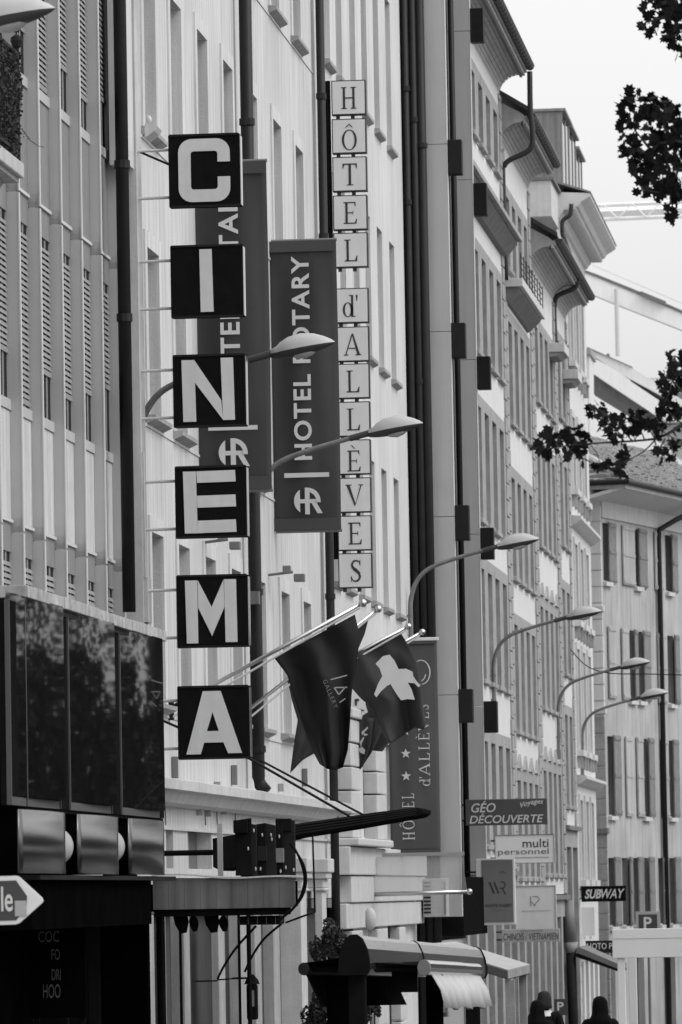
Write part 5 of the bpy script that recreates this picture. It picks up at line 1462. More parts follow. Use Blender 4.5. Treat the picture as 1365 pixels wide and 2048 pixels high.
t, f = sign('shop_sign', 'dark grey GÉO DÉCOUVERTE travel agency sign with pale italic letters', 931, 1598, 1095, 1650, 95.6, GEOSIGN)
f.text('GÉO', 943, 1601, 992, 1624, LETTERW, t, shear=0.22, offset=0.012)
f.text('DÉCOUVERTE', 939, 1626, 1087, 1646, LETTERW, t, shear=0.22, offset=0.012)
vs, fs = text_mesh('Voyages', shear=0.2, offset=0.01); mb = MB()
mb.v = [f.at(1041+46*a, 1620-8*a-(14-2*a)*b-3*math.sin(3*a), -0.006) for a, b in vs]; mb.f = fs; mb.build('lettering', LETTERW, t)
t, f = sign('shop_sign', 'white multi personnel agency sign with thin grey lettering', 990, 1669, 1110, 1727, 106.5, WHITEP, frame=(0.012, GREYSIGN))
f.text('multi', 1046, 1678, 1098, 1695, INK, t, offset=0.004); f.text('personnel', 996, 1697, 1098, 1712, INKSOFT, t, offset=0.004)
MB().box(f.at(1030, 0).x, f.at(1098, 0).x, f.Y-.006, f.Y-.004, f.at(0, 1716).z, f.at(0, 1714).z).build('rule', INKFAINT, t)
t, f = sign('shop_sign', 'mid grey WHITE RABBIT sign with WR monogram in a white frame', 953, 1717, 1031, 1850, 95.9, WHITEP)
MB().box(f.at(965, 0).x, f.at(1027, 0).x, f.Y-.012, f.Y-.001, f.at(0, 1844).z, f.at(0, 1720).z).build('panel_face', GREYSIGN, t)
mb = MB()
for (p, q, w) in (((980, 1764), (989, 1787), 1.6), ((989, 1764), (998, 1787), 1.6), ((1003, 1764), (1008, 1764), 1), ((1008, 1764), (1012, 1769), 1), ((1012, 1769), (1009, 1776), 1), ((1009, 1776), (1000, 1777), 1), ((1006, 1777), (1012, 1789), 1.2), ((1001, 1747), (1006, 1743), .5), ((1006, 1743), (1013, 1747), .5)):
    L = math.hypot(q[0]-p[0], q[1]-p[1]); nx, ny = -(q[1]-p[1])/L*w, (q[0]-p[0])/L*w
    mb = MB(); f.poly(mb, [(p[0]+nx, p[1]+ny), (q[0]+nx, q[1]+ny), (q[0]-nx, q[1]-ny), (p[0]-nx, p[1]-ny)], -0.016)
    mb.build('monogram_stroke', INK, t)
f.text('WHITE RABBIT', 970, 1808, 1025, 1814, INK, t, offset=0.01, dy=-0.016)
MB().box(f.at(984, 0).x, f.at(1012, 0).x, f.Y-.016, f.Y-.014, f.at(0, 1820).z, f.at(0, 1819).z).build('rule', INKSOFT, t)
t, f = sign('shop_sign', 'pale square sign with faint R emblem beside the WR monogram sign', 1030, 1771, 1113, 1859, 111.0, BOXFACE, frame=(0.02, INKFAINT))
mb = MB()
for (p, q, w) in (((1062, 1792), (1062, 1812), .8), ((1062, 1802), (1072, 1812), .7), ((1066, 1793), (1076, 1793), .7), ((1076, 1793), (1080, 1799), .7), ((1080, 1799), (1070, 1809), .7)):
    L = math.hypot(q[0]-p[0], q[1]-p[1]); nx, ny = -(q[1]-p[1])/L*w, (q[0]-p[0])/L*w
    f.poly(mb, [(p[0]+nx, p[1]+ny), (q[0]+nx, q[1]+ny), (q[0]-nx, q[1]-ny), (p[0]-nx, p[1]-ny)], -0.008)
mb.build('emblem', INKSOFT, t)
MB().box(f.at(1045, 0).x, f.at(1103, 0).x, f.Y-.006, f.Y-.004, f.at(0, 1822).z, f.at(0, 1821).z).build('rule', INKFAINT, t)
t, f = sign('shop_sign', 'grey CHINOIS / VIETNAMIEN restaurant sign below the pale square sign', 1004, 1858, 1120, 1884, 107.2, INKFAINT)
f.text('CHINOIS / VIETNAMIEN', 1007, 1866, 1118, 1880, INK, t, shear=0.15); f.text('SPECIALITE', 1042, 1859.5, 1086, 1864, INKSOFT, t)
t, f = sign('shop_sign', 'black SUBWAY sandwich shop sign with slanted white letters', 1163, 1772, 1252, 1803, 133.6, BLACK)
f.text('SUB', 1170, 1778, 1203, 1797, LETTERW, t, shear=0.3, offset=0.03); f.text('WAY', 1203, 1778, 1250, 1797, LETTERW, t, shear=0.3, offset=0.012)
t, f = sign('shop_sign', 'dark PHOTO shop sign with pale letters under the blank white sign', 1164, 1881, 1262, 1906, 136.0, DARK)
f.text('PHOTO POINT', 1168, 1886, 1258, 1898, LETTERW, t)
t, f = sign('shop_sign', 'blank white box sign hanging under the slanted SUBWAY letters', 1161, 1814, 1190, 1871, 134.6, WHITEP)
for u in (1166, 1178): MB().box(f.at(u, 0).x, f.at(u+5, 0).x, f.Y+.02, f.Y+.06, f.z0-.09, f.z0-.02).build('clip', WHITEP, t)
# parking signs
def parking(label, u0, v0, u1, v1, Y, edge, tu0, tv0, tu1, tv1):
    f = Face(u0, v0, u1, v1, Y)
    t = thing('parking_sign', label, 'sign', (f.c.x, Y+.05, gz(Y)))
    b = f.board('plate', edge, t, t=0.02)
    k = 0.12*f.w
    MB().box(f.x0+k, f.x1-k, Y-.004, Y-.001, f.z0+k*.6, f.z1-k).build('field', PSIGN, b)
    f.text('P', tu0, tv0, tu1, tv1, LETTERW, b, offset=0.02)
    MB().tube([(f.c.x, Y+0.05, gz(Y)), (f.c.x, Y+0.05, f.z1-0.02)], 0.03, 8).build('post', GREYSIGN, t)
parking('square parking sign with pale rim rising behind the white stall beam', 1272, 1823, 1321, 1873, 120.0, INKFAINT, 1288, 1834, 1304, 1858)
parking('small dark parking sign beside the pedestrians', 1109, 1998, 1136, 2030, 104.0, PSIGN, 1115, 2004, 1128, 2021)
f = Face(1109, 2031, 1136, 2060, 104.0)
# white stall frame
def stall():
    Y = 50.0
    f = Face(1225, 1856, 1500, 1914, Y)
    t = thing('stall_frame', 'white painted timber stall frame with broad top board and post', 'stall', (f.at(1242, 0).x, Y, gz(Y)))
    f.board('top_board', WHITEP, t, t=0.05)
    MB().box(f.x0+0.004, f.x1, Y-0.004, Y-0.001, f.at(0, 1875.3).z, f.at(0, 1875).z).build('board_joint', STONE, t)
    a, b = f.at(1234, 1914), f.at(1249, 1914)
    MB().box(a.x, b.x, Y+0.02, Y+0.09, gz(Y), a.z-0.001).build('post', WHITEP, t, bevel=0.004)
    MB().box(f.x1-0.1, f.x1-0.03, Y+0.02, Y+0.09, gz(Y), a.z-0.001).build('post', WHITEP, t, bevel=0.004)
    for x in (a.x, f.x1-0.1): MB().box(x, x+0.07, Y+1.9, Y+1.97, gz(Y), f.z1-.02).build('post', WHITEP, t, bevel=0.004)
    for x in (a.x, f.x1-0.1): MB().box(x, x+0.07, Y+0.06, Y+1.9, f.z1-.14, f.z1-.02).build('side_rail', WHITEP, t)
stall()
# glass canopy with steel tube, and air-conditioner box
def glass_canopy():
    Y = 82.0
    f = Face(752, 1702, 940, 1790, Y)
    t = thing('glass_canopy', 'clear glass entrance canopy with a steel front tube below the grey starred banner', 'canopy', (f.x0, Y, f.z0))
    a, b = f.at(770, 1712), f.at(928, 1782)
    MB().box(-7.99, b.x, Y+0.02, Y+0.03, b.z, a.z).build('glass_panel', CLEAR, t)
    MB().box(f.at(765, 0).x, f.at(930, 0).x, Y-0.02, Y+0.06, a.z-0.0, a.z+0.05).build('top_rail', SILVER, t)
    MB().tube([f.at(748, 1787, 0), f.at(938, 1785, 0)], 0.032, 10).build('front_tube', SILVER, t, smooth=True)
    MB().ball(f.at(939, 1785, 0), 0.045, 0.045, 0.045, 10, 8).build('tube_end', SILVER, t, smooth=True)
    MB().prism([(f.at(925, 0).x, a.z), (f.at(934, 0).x, b.z-0.03), (f.at(924, 0).x, b.z-.03)], 'y', Y-0.02, Y+0.02).build('side_bracket', GREYSIGN, t)
    MB().tube([(-8.0, Y+.02, b.z), f.at(752, 1787, 0.02)], 0.03, 8).build('wall_arm', SILVER, t)
    g = Face(846, 1757, 894, 1834, 90.0)
    t = thing('air_conditioner', 'grey louvred air conditioner box fixed to wall behind the glass canopy', 'air conditioner', (g.x0, 90.0, g.z0))
    MB().box(g.x0, g.x1, 90.0, 90.45, g.z0, g.z1).build('casing', INKFAINT, t, bevel=0.012)
    for i in range(9):
        z = g.z1-0.05-i*(g.h-0.08)/9
        MB().box(g.at(848, 0).x, g.at(862, 0).x, 89.99, 89.999, z-0.028, z).build('louvre', DARK, t)
    MB().box(g.at(889, 0).x, g.at(892, 0).x, 89.99, 89.999, g.z0+.04, g.z1-.06).build('slot', GREYSIGN, t)
    MB().box(-8, g.x0+0.03, 90.1, 90.2, g.z0+0.1, g.z0+0.15).build('wall_bracket', DARK, t)
glass_canopy()
# ================================================================== terrace awnings
def cassette_awning():
    Y0, Y1 = 50.0, 63.4
    t = thing('terrace_awning', 'double-sided terrace awning with silver cassette and black rounded end cap', 'awning', (-5.0, Y0, gz(Y0)))
    f = Face(677, 1868, 741, 1952, Y0)
    xc = f.c.x; sl = -0.0185
    prof = []
    for (u, v) in ((677, 1950), (678, 1925), (684, 1895), (693, 1876), (704, 1869), (716, 1869), (727, 1877), (736, 1897), (741, 1923), (741, 1940), (736, 1950)):
        p = f.at(u, v); prof.append((p.x, p.z))
    def loft(name, m, pr, y0, y1, par=t):
        mb = MB(); k = len(pr); 
        mb.v = [Vector((x, y0, z+sl*(y0-Y0))) for x, z in pr]+[Vector((x, y1, z+sl*(y1-Y0))) for x, z in pr]
        mb.f = [tuple(range(k)), tuple(range(2*k-1, k-1, -1))]+[(i, k+i, k+(i+1) % k, (i+1) % k) for i in range(k)]
        return mb.build(name, m, par)
    loft('end_cap', BLACK, prof, Y0-0.06, Y0)
    cz = f.c.z
    inn = [(xc+(x-xc)*0.93, cz+(z-cz)*0.95) for x, z in prof]
    ym = Y0+5.6
    loft('cassette', SILVERS, inn, Y0+0.002, ym-0.03); loft('cassette_joint', BLACK, [(xc+(x-xc)*0.97, cz+(z-cz)*0.98) for x, z in prof], ym-0.03, ym+0.05); loft('cassette', SILVERS, inn, ym+0.05, Y1)
    loft('end_cap', BLACK, prof, Y1, Y1+0.06)
    # street-side front bar and valance
    bar = [(0.055*math.cos(math.radians(a)), 0.07*math.sin(math.radians(a))) for a in range(0, 360, 30)]
    c = f.at(838, 1937)
    yb = Y0+6.6
    loft('front_bar', SILVERS, [(c.x+x, c.z+z) for x, z in bar], Y0+0.6, Y0+4.6); loft('front_bar', SILVERS, [(c.x+x*.93, c.z+z*.93) for x, z in bar], Y0+4.6, yb)
    loft('bar_end', GREYSIGN, [(c.x+x*1.04, c.z+z*1.04) for x, z in bar], Y0+0.5, Y0+0.6)
    mb = MB(); n = 40
    for i in range(n+1):
        y = Y0+1.0+(yb-Y0-1.0)*i/n; q = 0.03*math.sin(i*1.1); z = c.z+sl*(y-Y0)
        mb.v += [Vector((c.x+0.02, y, z-0.05)), Vector((c.x+0.10+q, y+.05, z-0.2)), Vector((c.x+0.13+q*1.5, y+.1, z-0.36+0.02*math.sin(i*.55)))]
    for i in range(n):
        for k in (0, 1): mb.f.append((3*i+k, 3*i+3+k, 3*i+4+k, 3*i+1+k))
    mb.build('valance', CANVAS, t, smooth=True, solid=0.004)
    # cloth between cassette and bars (dark underside)
    def cloth(xa, za, xb, zb, y0, y1, m):
        mb = MB(); mb.v = [Vector((xa, y0, za+sl*(y0-Y0))), Vector((xa, y1, za+sl*(y1-Y0))), Vector((xb, y1, zb+sl*(y1-Y0))), Vector((xb, y0, zb+sl*(y0-Y0)))]; mb.f = [(0, 1, 2, 3)]
        mb.build('awning_cloth', m, t, solid=0.006)
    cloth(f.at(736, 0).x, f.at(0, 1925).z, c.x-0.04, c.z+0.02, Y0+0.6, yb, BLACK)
    d = f.at(606, 1936)
    loft('front_bar', DARK, [(d.x+x*.85, d.z+z*.8) for x, z in bar], Y0, Y1-5)
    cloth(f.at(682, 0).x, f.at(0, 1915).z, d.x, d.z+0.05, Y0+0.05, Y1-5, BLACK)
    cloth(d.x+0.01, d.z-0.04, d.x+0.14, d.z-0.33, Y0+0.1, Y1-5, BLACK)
    for y in (Y0+0.3, Y0+3.0):
        MB().tube([(xc, y, f.z0+0.05), (d.x+0.05, y, d.z)], 0.03, 6).build('folding_arm', BLACK, t); MB().tube([(xc, y+.3, f.z0+0.05), (c.x-0.02, y+.5, c.z-.02)], 0.03, 6).build('folding_arm', BLACK, t)
    for y in (Y0+0.15, Y1-0.4):
        MB().box(xc-0.075, xc+0.075, y, y+0.15, gz(y), f.z0+0.02+sl*(y-Y0)).build('post', BLACK, t, bevel=0.01)
    # dark side screens hanging beneath
    MB().box(f.at(640, 0).x, f.at(700, 0).x, Y0+0.5, Y0+0.53, gz(Y0)+0.1, f.at(0, 1952).z).build('side_screen', DARKER, t)
    MB().box(f.at(762, 0).x, f.at(815, 0).x, Y0+1.0, Y0+1.03, f.at(0, 1990).z, f.at(0, 1940).z).build('side_flap', BLACK, t)
    MB().box(f.at(812, 0).x, f.at(846, 0).x, Y0+2.0, Y0+2.05, gz(Y0)+0.1, f.at(0, 1935).z).build('side_screen', DARKER, t)
SILVERS = mat('polished_aluminium', 0.75, 0.18, 0.05, 4.0, metal=1.0)
cassette_awning()
def market_awning():
    Y = 74.0
    f = Face(845, 1884, 1062, 1950, Y)
    t = thing('shop_awning', 'pale flat sloping awning with dark underside and wooden posts beyond the cassette awning', 'awning', (f.at(1010, 0).x, Y, gz(Y)))
    a, b, c, d = pY(845, 1890, Y+2.5), pY(912, 1885, Y+6.0), pY(1060, 1931, Y+3.0), pY(1016, 1942, Y)
    mb = MB(); mb.v = [a, b, c, d]; mb.f = [(0, 1, 2, 3)]
    mb.build('canvas', CANVAS, t, solid=0.03)
    for (p, q) in ((a, d), (d, c)):
        mb = MB(); mb.v = [p+Vector((0, -.02, .0)), q+Vector((0, -.02, .0)), q+Vector((0, -.02, -.10)), p+Vector((0, -.02, -.10))]; mb.f = [(0, 1, 2, 3)]
        mb.build('edge_valance', GREYSIGN if p is a else STONE, t, solid=0.01)
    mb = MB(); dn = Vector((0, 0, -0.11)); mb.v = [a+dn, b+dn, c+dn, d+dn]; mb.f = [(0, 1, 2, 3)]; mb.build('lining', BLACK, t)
    for p, w in ((d+Vector((0.0, .3, 0)), .06), (c+Vector((-.1, 0, 0)), .05), (a.lerp(d, .5)+Vector((0, .4, 0)), .05)):
        MB().box(p.x-w, p.x+w, p.y, p.y+2*w, gz(p.y), p.z-0.12).build('post', STONE, t)
market_awning()
# side awning by the photo shop
t = thing('shop_awning', 'dark slanting awning on a thick round column beneath the PHOTO sign', 'awning', pY(1150, 2040, 126.0))
Y = 128.0
f = Face(1130, 1880, 1240, 2040, Y)
MB().prism([(f.at(1158, 0).x, f.at(0, 1893).z), (f.at(1240, 0).x, f.at(0, 1930).z), (f.at(1240, 0).x, f.at(0, 1940).z), (f.at(1155, 0).x, f.at(0, 1905).z)][::-1], 'y', Y, Y+3).build('canvas', GREYSIGN, t)
MB().prism([(f.at(1155, 0).x, f.at(0, 1906).z), (f.at(1240, 0).x, f.at(0, 1941).z), (f.at(1240, 0).x, f.at(0, 1945).z), (f.at(1150, 0).x, f.at(0, 1912).z)][::-1], 'y', Y-.03, Y+3).build('edge_rail', BLACK, t)
MB().tube([(f.at(1146, 0).x, Y+.1, gz(Y)), (f.at(1143, 0).x, Y+.1, f.at(0, 1905).z)], 0.11, 12).build('column', DARK, t, smooth=True)
MB().tube([(f.at(1143, 0).x, Y+.1, f.at(0, 1905).z), (f.at(1143, 0).x, Y+.1, f.at(0, 1884).z)], [0.12, 0.16], 12).build('column_head', STONE, t, smooth=True)
MB().tube([(f.at(1141, 0).x, Y+.1, f.at(0, 1884).z), (f.at(1139, 0).x, Y+.1, f.at(0, 1800).z)], [0.15, 0.11], 12).build('column_shaft', GREYSIGN, t, smooth=True)

# ================================================================== plants
def shrub(label, u, v, ru, rv, Y, n, size, m=LEAF2, X=None):
    c = pY(u, v, Y); s = F/Y; g = gz(Y)+0.11
    t = thing('shrub', label, 'shrub', (c.x, Y, g))
    random.seed(int(u)); mb = MB()
    for i in range(n):
        while True:
            a = Vector((random.uniform(-1, 1), random.uniform(-1, 1), random.uniform(-1, 1)))
            if a.length < 1: break
        k = 0.75+0.25*math.sin(5*a.x+3*a.z)
        p = Vector((c.x+a.x*k*ru/s, Y+a.y*ru/s, c.z+a.z*k*rv/s))
        leaf_into(mb, p, size*random.uniform(.6, 1.2), tri=True)
    tag(mb.build('foliage', m, t), kind='stuff')
    for i in range(6):
        q = Vector((c.x+random.uniform(-.4, .4)*ru/s, Y+random.uniform(-.2, .2), c.z+random.uniform(-.3, .6)*rv/s))
        MB().tube([(c.x+random.uniform(-.05, .05), Y, g), (c.x*.5+q.x*.5, Y, (g+q.z)/2), q], [.018, .012, .005], 6).build('stem', BARK, t)
    MB().tube([(c.x, Y, g), (c.x, Y, g+0.45)], [.20, .26], 14).build('planter', DARK, t)
shrub('loose leafy shrub in a tub left of the black rounded end cap', 668, 1892, 52, 60, 66.0, 2600, 0.035)
shrub('small leafy shrub below the awning posts', 742, 2000, 26, 48, 60.0, 1200, 0.03)
shrub('dark shrub in shade under the black awning flap', 640, 2030, 40, 50, 56.0, 1200, 0.03)

# ================================================================== lantern on the pilaster
p = pX(505, 1995, -7.6)
t = thing('wall_lantern', 'black lantern hanging before the pale ground-floor pilasters', 'lantern', p)
s = F/p.y
MB().box(p.x-.06, p.x+.06, p.y-.06, p.y+.06, p.z-.25, p.z+.15).build('lantern_body', BLACK, t, bevel=.02)
MB().tube([p+Vector((0, 0, .15)), p+Vector((0, 0, .2)), p+Vector((0, 0, .26))], [.09, .07, .02], 10).build('lantern_top', BLACK, t)
MB().box(p.x-.03, p.x+.03, p.y-.066, p.y-.061, p.z-.1, p.z+.08).build('lantern_glass', INKSOFT, t)
MB().tube([(-7.82, p.y, p.z+.22), p+Vector((0, 0, .22))], .012, 6).build('lantern_arm', BLACK, t)

# ================================================================== pedestrians
def person(label, u, vtop, Y, coat, hair, long_hair, face=0.0, seed=0):
    random.seed(seed); top = pY(u, vtop, Y); g = gz(Y)-0.02
    h = top.z-g; x = top.x
    t = thing('person', label, 'person', (x, Y, g), 'pedestrians')
    k = h/1.74
    J = {'pelvis': (0, 0, .95), 'waist': (0, 0, 1.08), 'chest': (0, .02, 1.28), 'neck': (0, .0, 1.45), 'head': (0, -.01, 1.60), 'crown': (0, -.01, 1.68),
         'shl': (-.18, 0, 1.41), 'ell': (-.24, .03, 1.12), 'wrl': (-.22, -.06, .90), 'hal': (-.21, -.09, .80), 'shr': (.18, 0, 1.41), 'elr': (.24, .03, 1.12), 'wrr': (.22, -.06, .90), 'har': (.21, -.09, .80),
         'hil': (-.10, 0, .90), 'knl': (-.11, -.10, .50), 'anl': (-.11, .05, .10), 'tol': (-.12, -.10, .04), 'hir': (.10, 0, .90), 'knr': (.11, .04, .50), 'anr': (.11, .14, .12), 'tor': (.12, .02, .04)}
    R = {'pelvis': .15, 'waist': .14, 'chest': .165, 'neck': .06, 'head': .095, 'crown': .075, 'shl': .075, 'shr': .075, 'ell': .055, 'elr': .055, 'wrl': .04, 'wrr': .04, 'hal': .035, 'har': .035, 'hil': .10, 'hir': .10, 'knl': .065, 'knr': .065, 'anl': .045, 'anr': .045, 'tol': .04, 'tor': .04}
    E = [('pelvis', 'waist'), ('waist', 'chest'), ('chest', 'neck'), ('neck', 'head'), ('head', 'crown'), ('chest', 'shl'), ('shl', 'ell'), ('ell', 'wrl'), ('wrl', 'hal'), ('chest', 'shr'), ('shr', 'elr'), ('elr', 'wrr'), ('wrr', 'har'), ('pelvis', 'hil'), ('hil', 'knl'), ('knl', 'anl'), ('anl', 'tol'), ('pelvis', 'hir'), ('hir', 'knr'), ('knr', 'anr'), ('anr', 'tor')]
    names = list(J); me = bpy.data.meshes.new('body')
    me.from_pydata([Vector(J[n])*k for n in names], [(names.index(a), names.index(b)) for a, b in E], [])
    o = bpy.data.objects.new('body', me); COL.objects.link(o); o.parent = t
    md = o.modifiers.new('skin', 'SKIN')
    for i, n in enumerate(names):
        sv = me.skin_vertices[0].data[i]; sv.radius = (R[n]*k, R[n]*k*(0.72 if n in ('chest', 'waist', 'pelvis') else 1)); sv.use_root = (n == 'pelvis')
    sb = o.modifiers.new('sub', 'SUBSURF'); sb.levels = 2; sb.render_levels = 2
    me.materials.append(coat)
    hd = Vector((x, Y-.01*k, g+1.60*k))
    MB().ball(hd+Vector((0, -.02, -.0)), .078*k, .092*k, .112*k, 16, 12).build('head', SKIN, t, smooth=True)
    nose = hd+Vector((0, -.115*k, -.01)); MB().tube([nose+Vector((0, .02, .03)), nose], [.008, .014], 6).build('nose', SKIN, t)
    for sx in (-1, 1):
        MB().ball(hd+Vector((sx*.03*k, -.1*k, .015)), .012, .008, .008, 8, 6).build('eye', HAIR, t)
        MB().ball(hd+Vector((sx*.08*k, .0, -.01)), .012, .02, .03, 8, 6).build('ear', SKIN, t)
    MB().box(hd.x-.022, hd.x+.022, hd.y-.115*k, hd.y-.10*k, hd.z-.055, hd.z-.047).build('mouth', HAIR2, t)
    hb = MB().ball(hd+Vector((0, .012, .035*k)), .098*k, .105*k, .105*k, 16, 12)
    hb = MB(); n = 18
    prof = [(.128, .010), (.12, .045), (.095, .074), (.05, .09), (.0, .097), (-.05, .099), (-.10, .104)] + ([(-.15, .128), (-.20, .135), (-.26, .125), (-.31, .09)] if long_hair else [(-.12, .06)])
    for (dz, r) in prof:
        for i in range(n):
            a = 2*math.pi*i/n
            rr = r*k*(1+0.07*math.sin(5*a+seed)+0.05*math.sin(11*a+3*dz*20+seed))
            yy = rr*math.sin(a)*1.05
            # open at the face (-Y side)
            if dz < 0.05 and math.sin(a) < -0.55: yy = -0.55*rr
            hb.v.append(hd+Vector((rr*math.cos(a), .025*k+yy, dz*k)))
    for j in range(len(prof)-1):
        for i in range(n):
            i2 = (i+1) % n; hb.f.append((j*n+i, (j+1)*n+i, (j+1)*n+i2, j*n+i2))
    hb.f.append(tuple(range(n)))
    hb.build('hair', hair, t, smooth=True)
    MB().tube([(x, Y, g+1.40*k), (x, Y+.01, g+1.47*k)], [.125*k, .085*k], 14).build('collar', coat if seed != 2 else LETTERW, t)
    # hands with fingers
    for sx in (-1, 1):
        w = Vector((x+sx*.215*k, Y-.08*k, g+.82*k))
        MB().ball(w, .02, .035, .045, 10, 8).build('hand', SKIN, t, smooth=True)
        for q in range(4): MB().tube([w+Vector((0, -.03+.018*q, -.03)), w+Vector((-sx*.006, -.034+.018*q, -.07)), w+Vector((-sx*.02, -.036+.018*q, -.10+.006*abs(q-1)))], [.009, .008, .006], 6).build('finger', SKIN, t)
        MB().tube([w+Vector((0, -.03, .01)), w+Vector((-sx*.01, -.055, -.03)), w+Vector((-sx*.015, -.06, -.055))], [.010, .009, .007], 6).build('thumb', SKIN, t)
    t.rotation_euler.z = math.pi
    return t
person('person in a dark coat with long dark hair before the small parking sign', 1075, 1998, 84.0, COAT, HAIR, True, seed=1)
person('taller person with brown hair partly behind the dark-haired person', 1089, 1980, 90.0, COAT, HAIR2, False, seed=2)
person('person in dark coat with long black hair walking past the white stall post', 1200, 1990, 80.0, COAT, HAIR, True, seed=3)

# ================================================================== trees along the far kerb
def maple(label, Xt, Yt, sprays, crown, full_crown=3000, nobj=300, leaf_r=0.054):
    g = gz(Yt)
    t = thing('maple_tree', label, 'tree', (Xt, Yt, g), 'street trees')
    random.seed(11)
    base = Vector((Xt, Yt, g))
    MB().tube([base, base+Vector((.05, .05, 1.5)), base+Vector((0, .1, 3.2)), base+Vector((-.1, .15, 5.5)), base+Vector((0, .2, 8.5)), base+Vector((.1, .1, 11))], [.26, .21, .19, .15, .09, .03], 12).build('trunk', BARK, t, smooth=True)
    # leaf prototypes
    protos = []
    for q in range(3):
        mb = MB()
        for x, y in STAR: mb.v.append(Vector((x, y, .16*x*x-.10*y*y*(q-1))))
        mb.f.append(tuple(range(len(STAR))))
        me = mb.mesh('leaf', LEAF); protos.append(me)
    def put(me, p, r):
        o = bpy.data.objects.new('leaf', me); COL.objects.link(o); o.parent = t
        o.location = p-base; o.scale = (r, r, r)
        # leaves hang roughly facing the light: tilt from vertical
        o.rotation_euler = (random.gauss(1.2, .7), random.gauss(0, .7), random.uniform(0, 6.28))
    placed = 0; extra = MB(); tips = []
    tot = sum(s[4] for s in sprays)
    for (u, v, ru, rv, n) in sprays:
        Y = Yt+random.uniform(-.5, .5)
        c = pY(u, v, Y); s = F/Y; tips.append(c)
        for i in range(int(n*1.35)):
            a = random.uniform(0, 6.28); r = math.sqrt(random.random())*random.choice((1, 1, 1.18))
            p = Vector((c.x+r*math.cos(a)*ru/s, Y+random.uniform(-.35, .35), c.z+r*math.sin(a)*rv/s))
            if placed < nobj and random.random() < 1.15*nobj/max(tot, 1): put(protos[placed % 3], p, leaf_r*random.uniform(.7, 1.15)); placed += 1
            else: leaf_into(extra, p, leaf_r*random.uniform(.7, 1.15))
    # crown out of frame
    for (cx, cy, cz, rx, ry, rz, n) in crown:
        for i in range(n):
            while True:
                a = Vector((random.uniform(-1, 1), random.uniform(-1, 1), random.uniform(-1, 1)))
                if 0.35 < a.length < 1: break
            if math.sin(4*a.x+cx)*math.sin(5*a.z+cy)*math.sin(4*a.y) > .28: continue
            leaf_into(extra, base+Vector((cx+a.x*rx, cy+a.y*ry, cz+a.z*rz)), 0.12*random.uniform(.7, 1.3))
    tag(extra.build('crown', LEAF, t), kind='stuff')
    for (cx, cy, cz, rx, ry, rz, n) in crown:
        e = base+Vector((cx, cy, cz)); st = base+Vector((0, .12, max(2.6, cz-2.2)))
        MB().tube([st, st.lerp(e, .5)+Vector((0, 0, .25)), e], [.09, .06, .02], 8).build('limb', BARK, t, smooth=True)
    return t, base, tips
sp = [(1338, 18, 40, 22, 46), (1300, 46, 22, 14, 18), (1345, 52, 22, 24, 20), (1350, 92, 14, 14, 8),
      (1275, 215, 36, 26, 34), (1252, 250, 16, 20, 12), (1325, 250, 42, 50, 90), (1262, 300, 24, 18, 22), (1330, 320, 40, 50, 90), (1300, 382, 30, 12, 16), (1340, 385, 24, 20, 26), (1345, 425, 12, 16, 8), (1290, 345, 26, 22, 28),
      (1352, 720, 16, 22, 14), (1345, 770, 26, 34, 46), (1325, 815, 16, 20, 14), (1350, 830, 18, 20, 18),
      (1082, 888, 20, 18, 16), (1115, 872, 24, 16, 18), (1150, 880, 24, 20, 22), (1150, 912, 26, 9, 12), (1108, 908, 10, 10, 4),
      (1195, 818, 16, 12, 8), (1222, 835, 26, 16, 18), (1258, 850, 34, 18, 26), (1232, 872, 28, 9, 12), (1285, 845, 22, 18, 14), (1312, 862, 20, 16, 14), (1205, 860, 10, 8, 3),
      (1250, 908, 16, 12, 8), (1215, 932, 26, 9, 14), (1236, 940, 14, 10, 6), (1325, 905, 20, 12, 10), (1350, 885, 18, 14, 12), (1345, 905, 14, 12, 6)]
t, base, tips = maple('leafy maple with branches reaching in front of the white sky and roofs', 1.6, 40.0, sp,
    [(-.2, 0, 8.0, 2.4, 2.4, 1.9, 1500), (-.6, .4, 10, 2.1, 2.4, 1.6, 1300), (.6, 0, 6, 2.2, 2.2, 1.4, 1000), (.5, .2, 4.4, 2.3, 2.4, 1.3, 1300)])
def br(pts, r0, r1, dy=0.0):
    P = [pY(u, v, 40.0+dy) for u, v in pts]
    MB().tube(P, [r0+(r1-r0)*i/(len(P)-1) for i in range(len(P))], 6).build('branch', BARK, t, smooth=True)
br([(2100, 650), (1700, 760), (1450, 815), (1365, 850), (1335, 868), (1310, 878), (1270, 882), (1180, 887), (1120, 893), (1075, 900)], 0.016, 0.003)
br([(1312, 878), (1300, 892), (1285, 905), (1262, 918), (1230, 930)], 0.006, 0.003)
br([(2100, 520), (1700, 330), (1450, 320), (1360, 330), (1310, 310), (1270, 260)], 0.05, 0.004)
br([(1360, 330), (1330, 250), (1285, 220)], 0.012, 0.003); br([(1360, 330), (1340, 390), (1300, 382)], 0.010, 0.003)
br([(2100, 300), (1700, 30), (1450, 20), (1350, 30), (1290, 45)], 0.05, 0.004)
br([(1250, 884), (1235, 862), (1205, 830)], 0.005, 0.003); br([(1290, 880), (1280, 855)], 0.005, 0.003)
br([(1450, 815), (1380, 800), (1345, 760)], 0.02, 0.004)
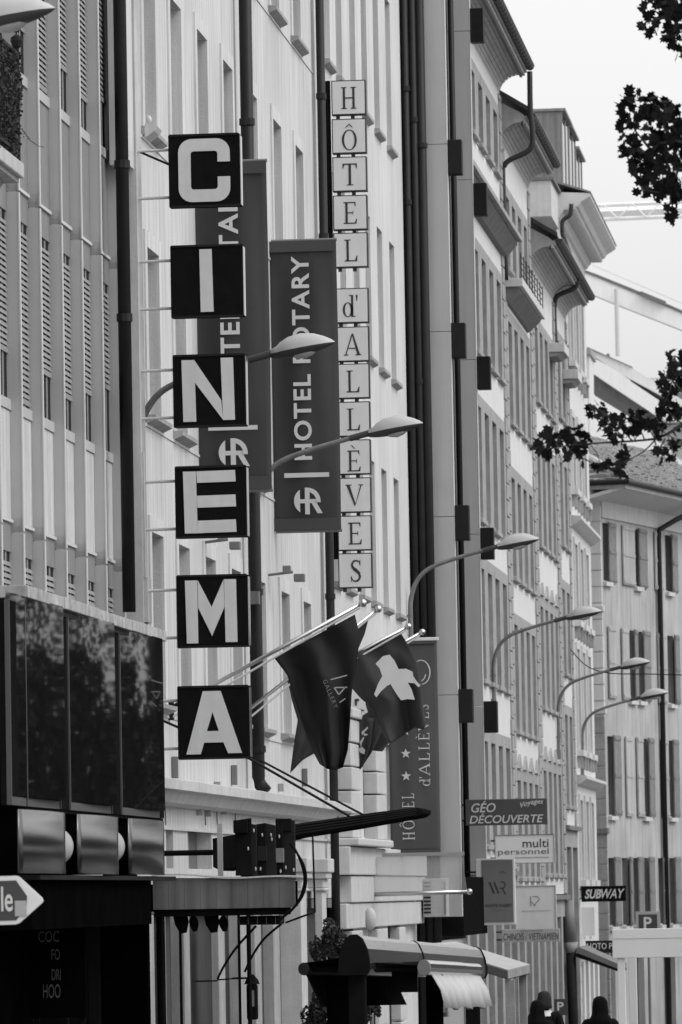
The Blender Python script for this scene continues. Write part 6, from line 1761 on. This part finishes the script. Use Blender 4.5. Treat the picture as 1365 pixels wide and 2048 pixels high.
BR = [(1450, 320), (1360, 330), (1330, 280), (1310, 310), (1285, 220), (1270, 260), (1340, 390), (1450, 20), (1350, 30), (1310, 42), (1450, 815), (1380, 800), (1345, 760), (1365, 850), (1335, 868), (1310, 878), (1270, 882), (1225, 885), (1180, 887), (1150, 890), (1120, 893), (1285, 905), (1262, 918), (1235, 862)]
for (u, v, ru, rv, n) in sp:
    for k in range(2):
        w = (u+random.uniform(-.6, .6)*ru, v+random.uniform(-.6, .6)*rv)
        q = min(BR, key=lambda b: math.hypot(b[0]-w[0], b[1]-w[1])); m = ((w[0]+q[0])/2+random.uniform(-4, 4), (w[1]+q[1])/2+random.uniform(-5, 3))
        br([q, m, w], 0.0035, 0.002, random.uniform(-.2, .2))
# more maples down the kerb, out of the frame to the right but mirrored in the dark glazing
t2 = copy_tree(t)
for ch in list(t2.children):
    if ch.name.startswith(('leaf', 'branch')): bpy.data.objects.remove(ch)
dn = MB(); random.seed(5)
for (cx, cy, cz, rx, ry, rz) in ((0, 0, 7.6, 2.3, 2.3, 2.4), (0, .2, 4.6, 2.3, 2.4, 1.6)):
    for i in range(1100):
        while True:
            a = Vector((random.uniform(-1, 1), random.uniform(-1, 1), random.uniform(-1, 1)))
            if a.length < 1: break
        leaf_into(dn, t2.location+Vector((cx+a.x*rx, cy+a.y*ry, cz+a.z*rz)), 0.26*random.uniform(.7, 1.2))
tag(dn.build('inner_foliage', LEAF, t2), kind='stuff')
t2['label'] = 'full maple standing farther along the kerb, mirrored in the dark podium glass'; t2.location = (4.0, 64.0, gz(64))
for i in range(13):
    X, Y = 3.4+0.9*((i*7) % 3)/2, 72.0+i*8.3
    o = copy_tree(t2); o.location = (X, Y, gz(Y)); o.rotation_euler.z = 1.3*i+.7; o.scale = (1.1, 1.1, (0.62, 0.95, 0.55, 0.8, 0.5)[i % 5])

# thin cable strung across the street
c0, c1 = pX(1142, 1300, -7.98), pY(1365, 1350, 128.0)
e = c1+(c1-pY(1200, 1343, 128.0))*3
cb = MB().tube(curve([c0, pY(1200, 1343, 128.0), c1, e]), 0.012, 6).build('street_cable', DARK)
tag(cb, 'thin dark cable strung across the street before the shuttered building', 'cable')
MB().tube([(e.x, e.y, gz(e.y)), (e.x, e.y, e.z+.3)], [.09, .06], 8).build('cable_mast', POLE, cb)
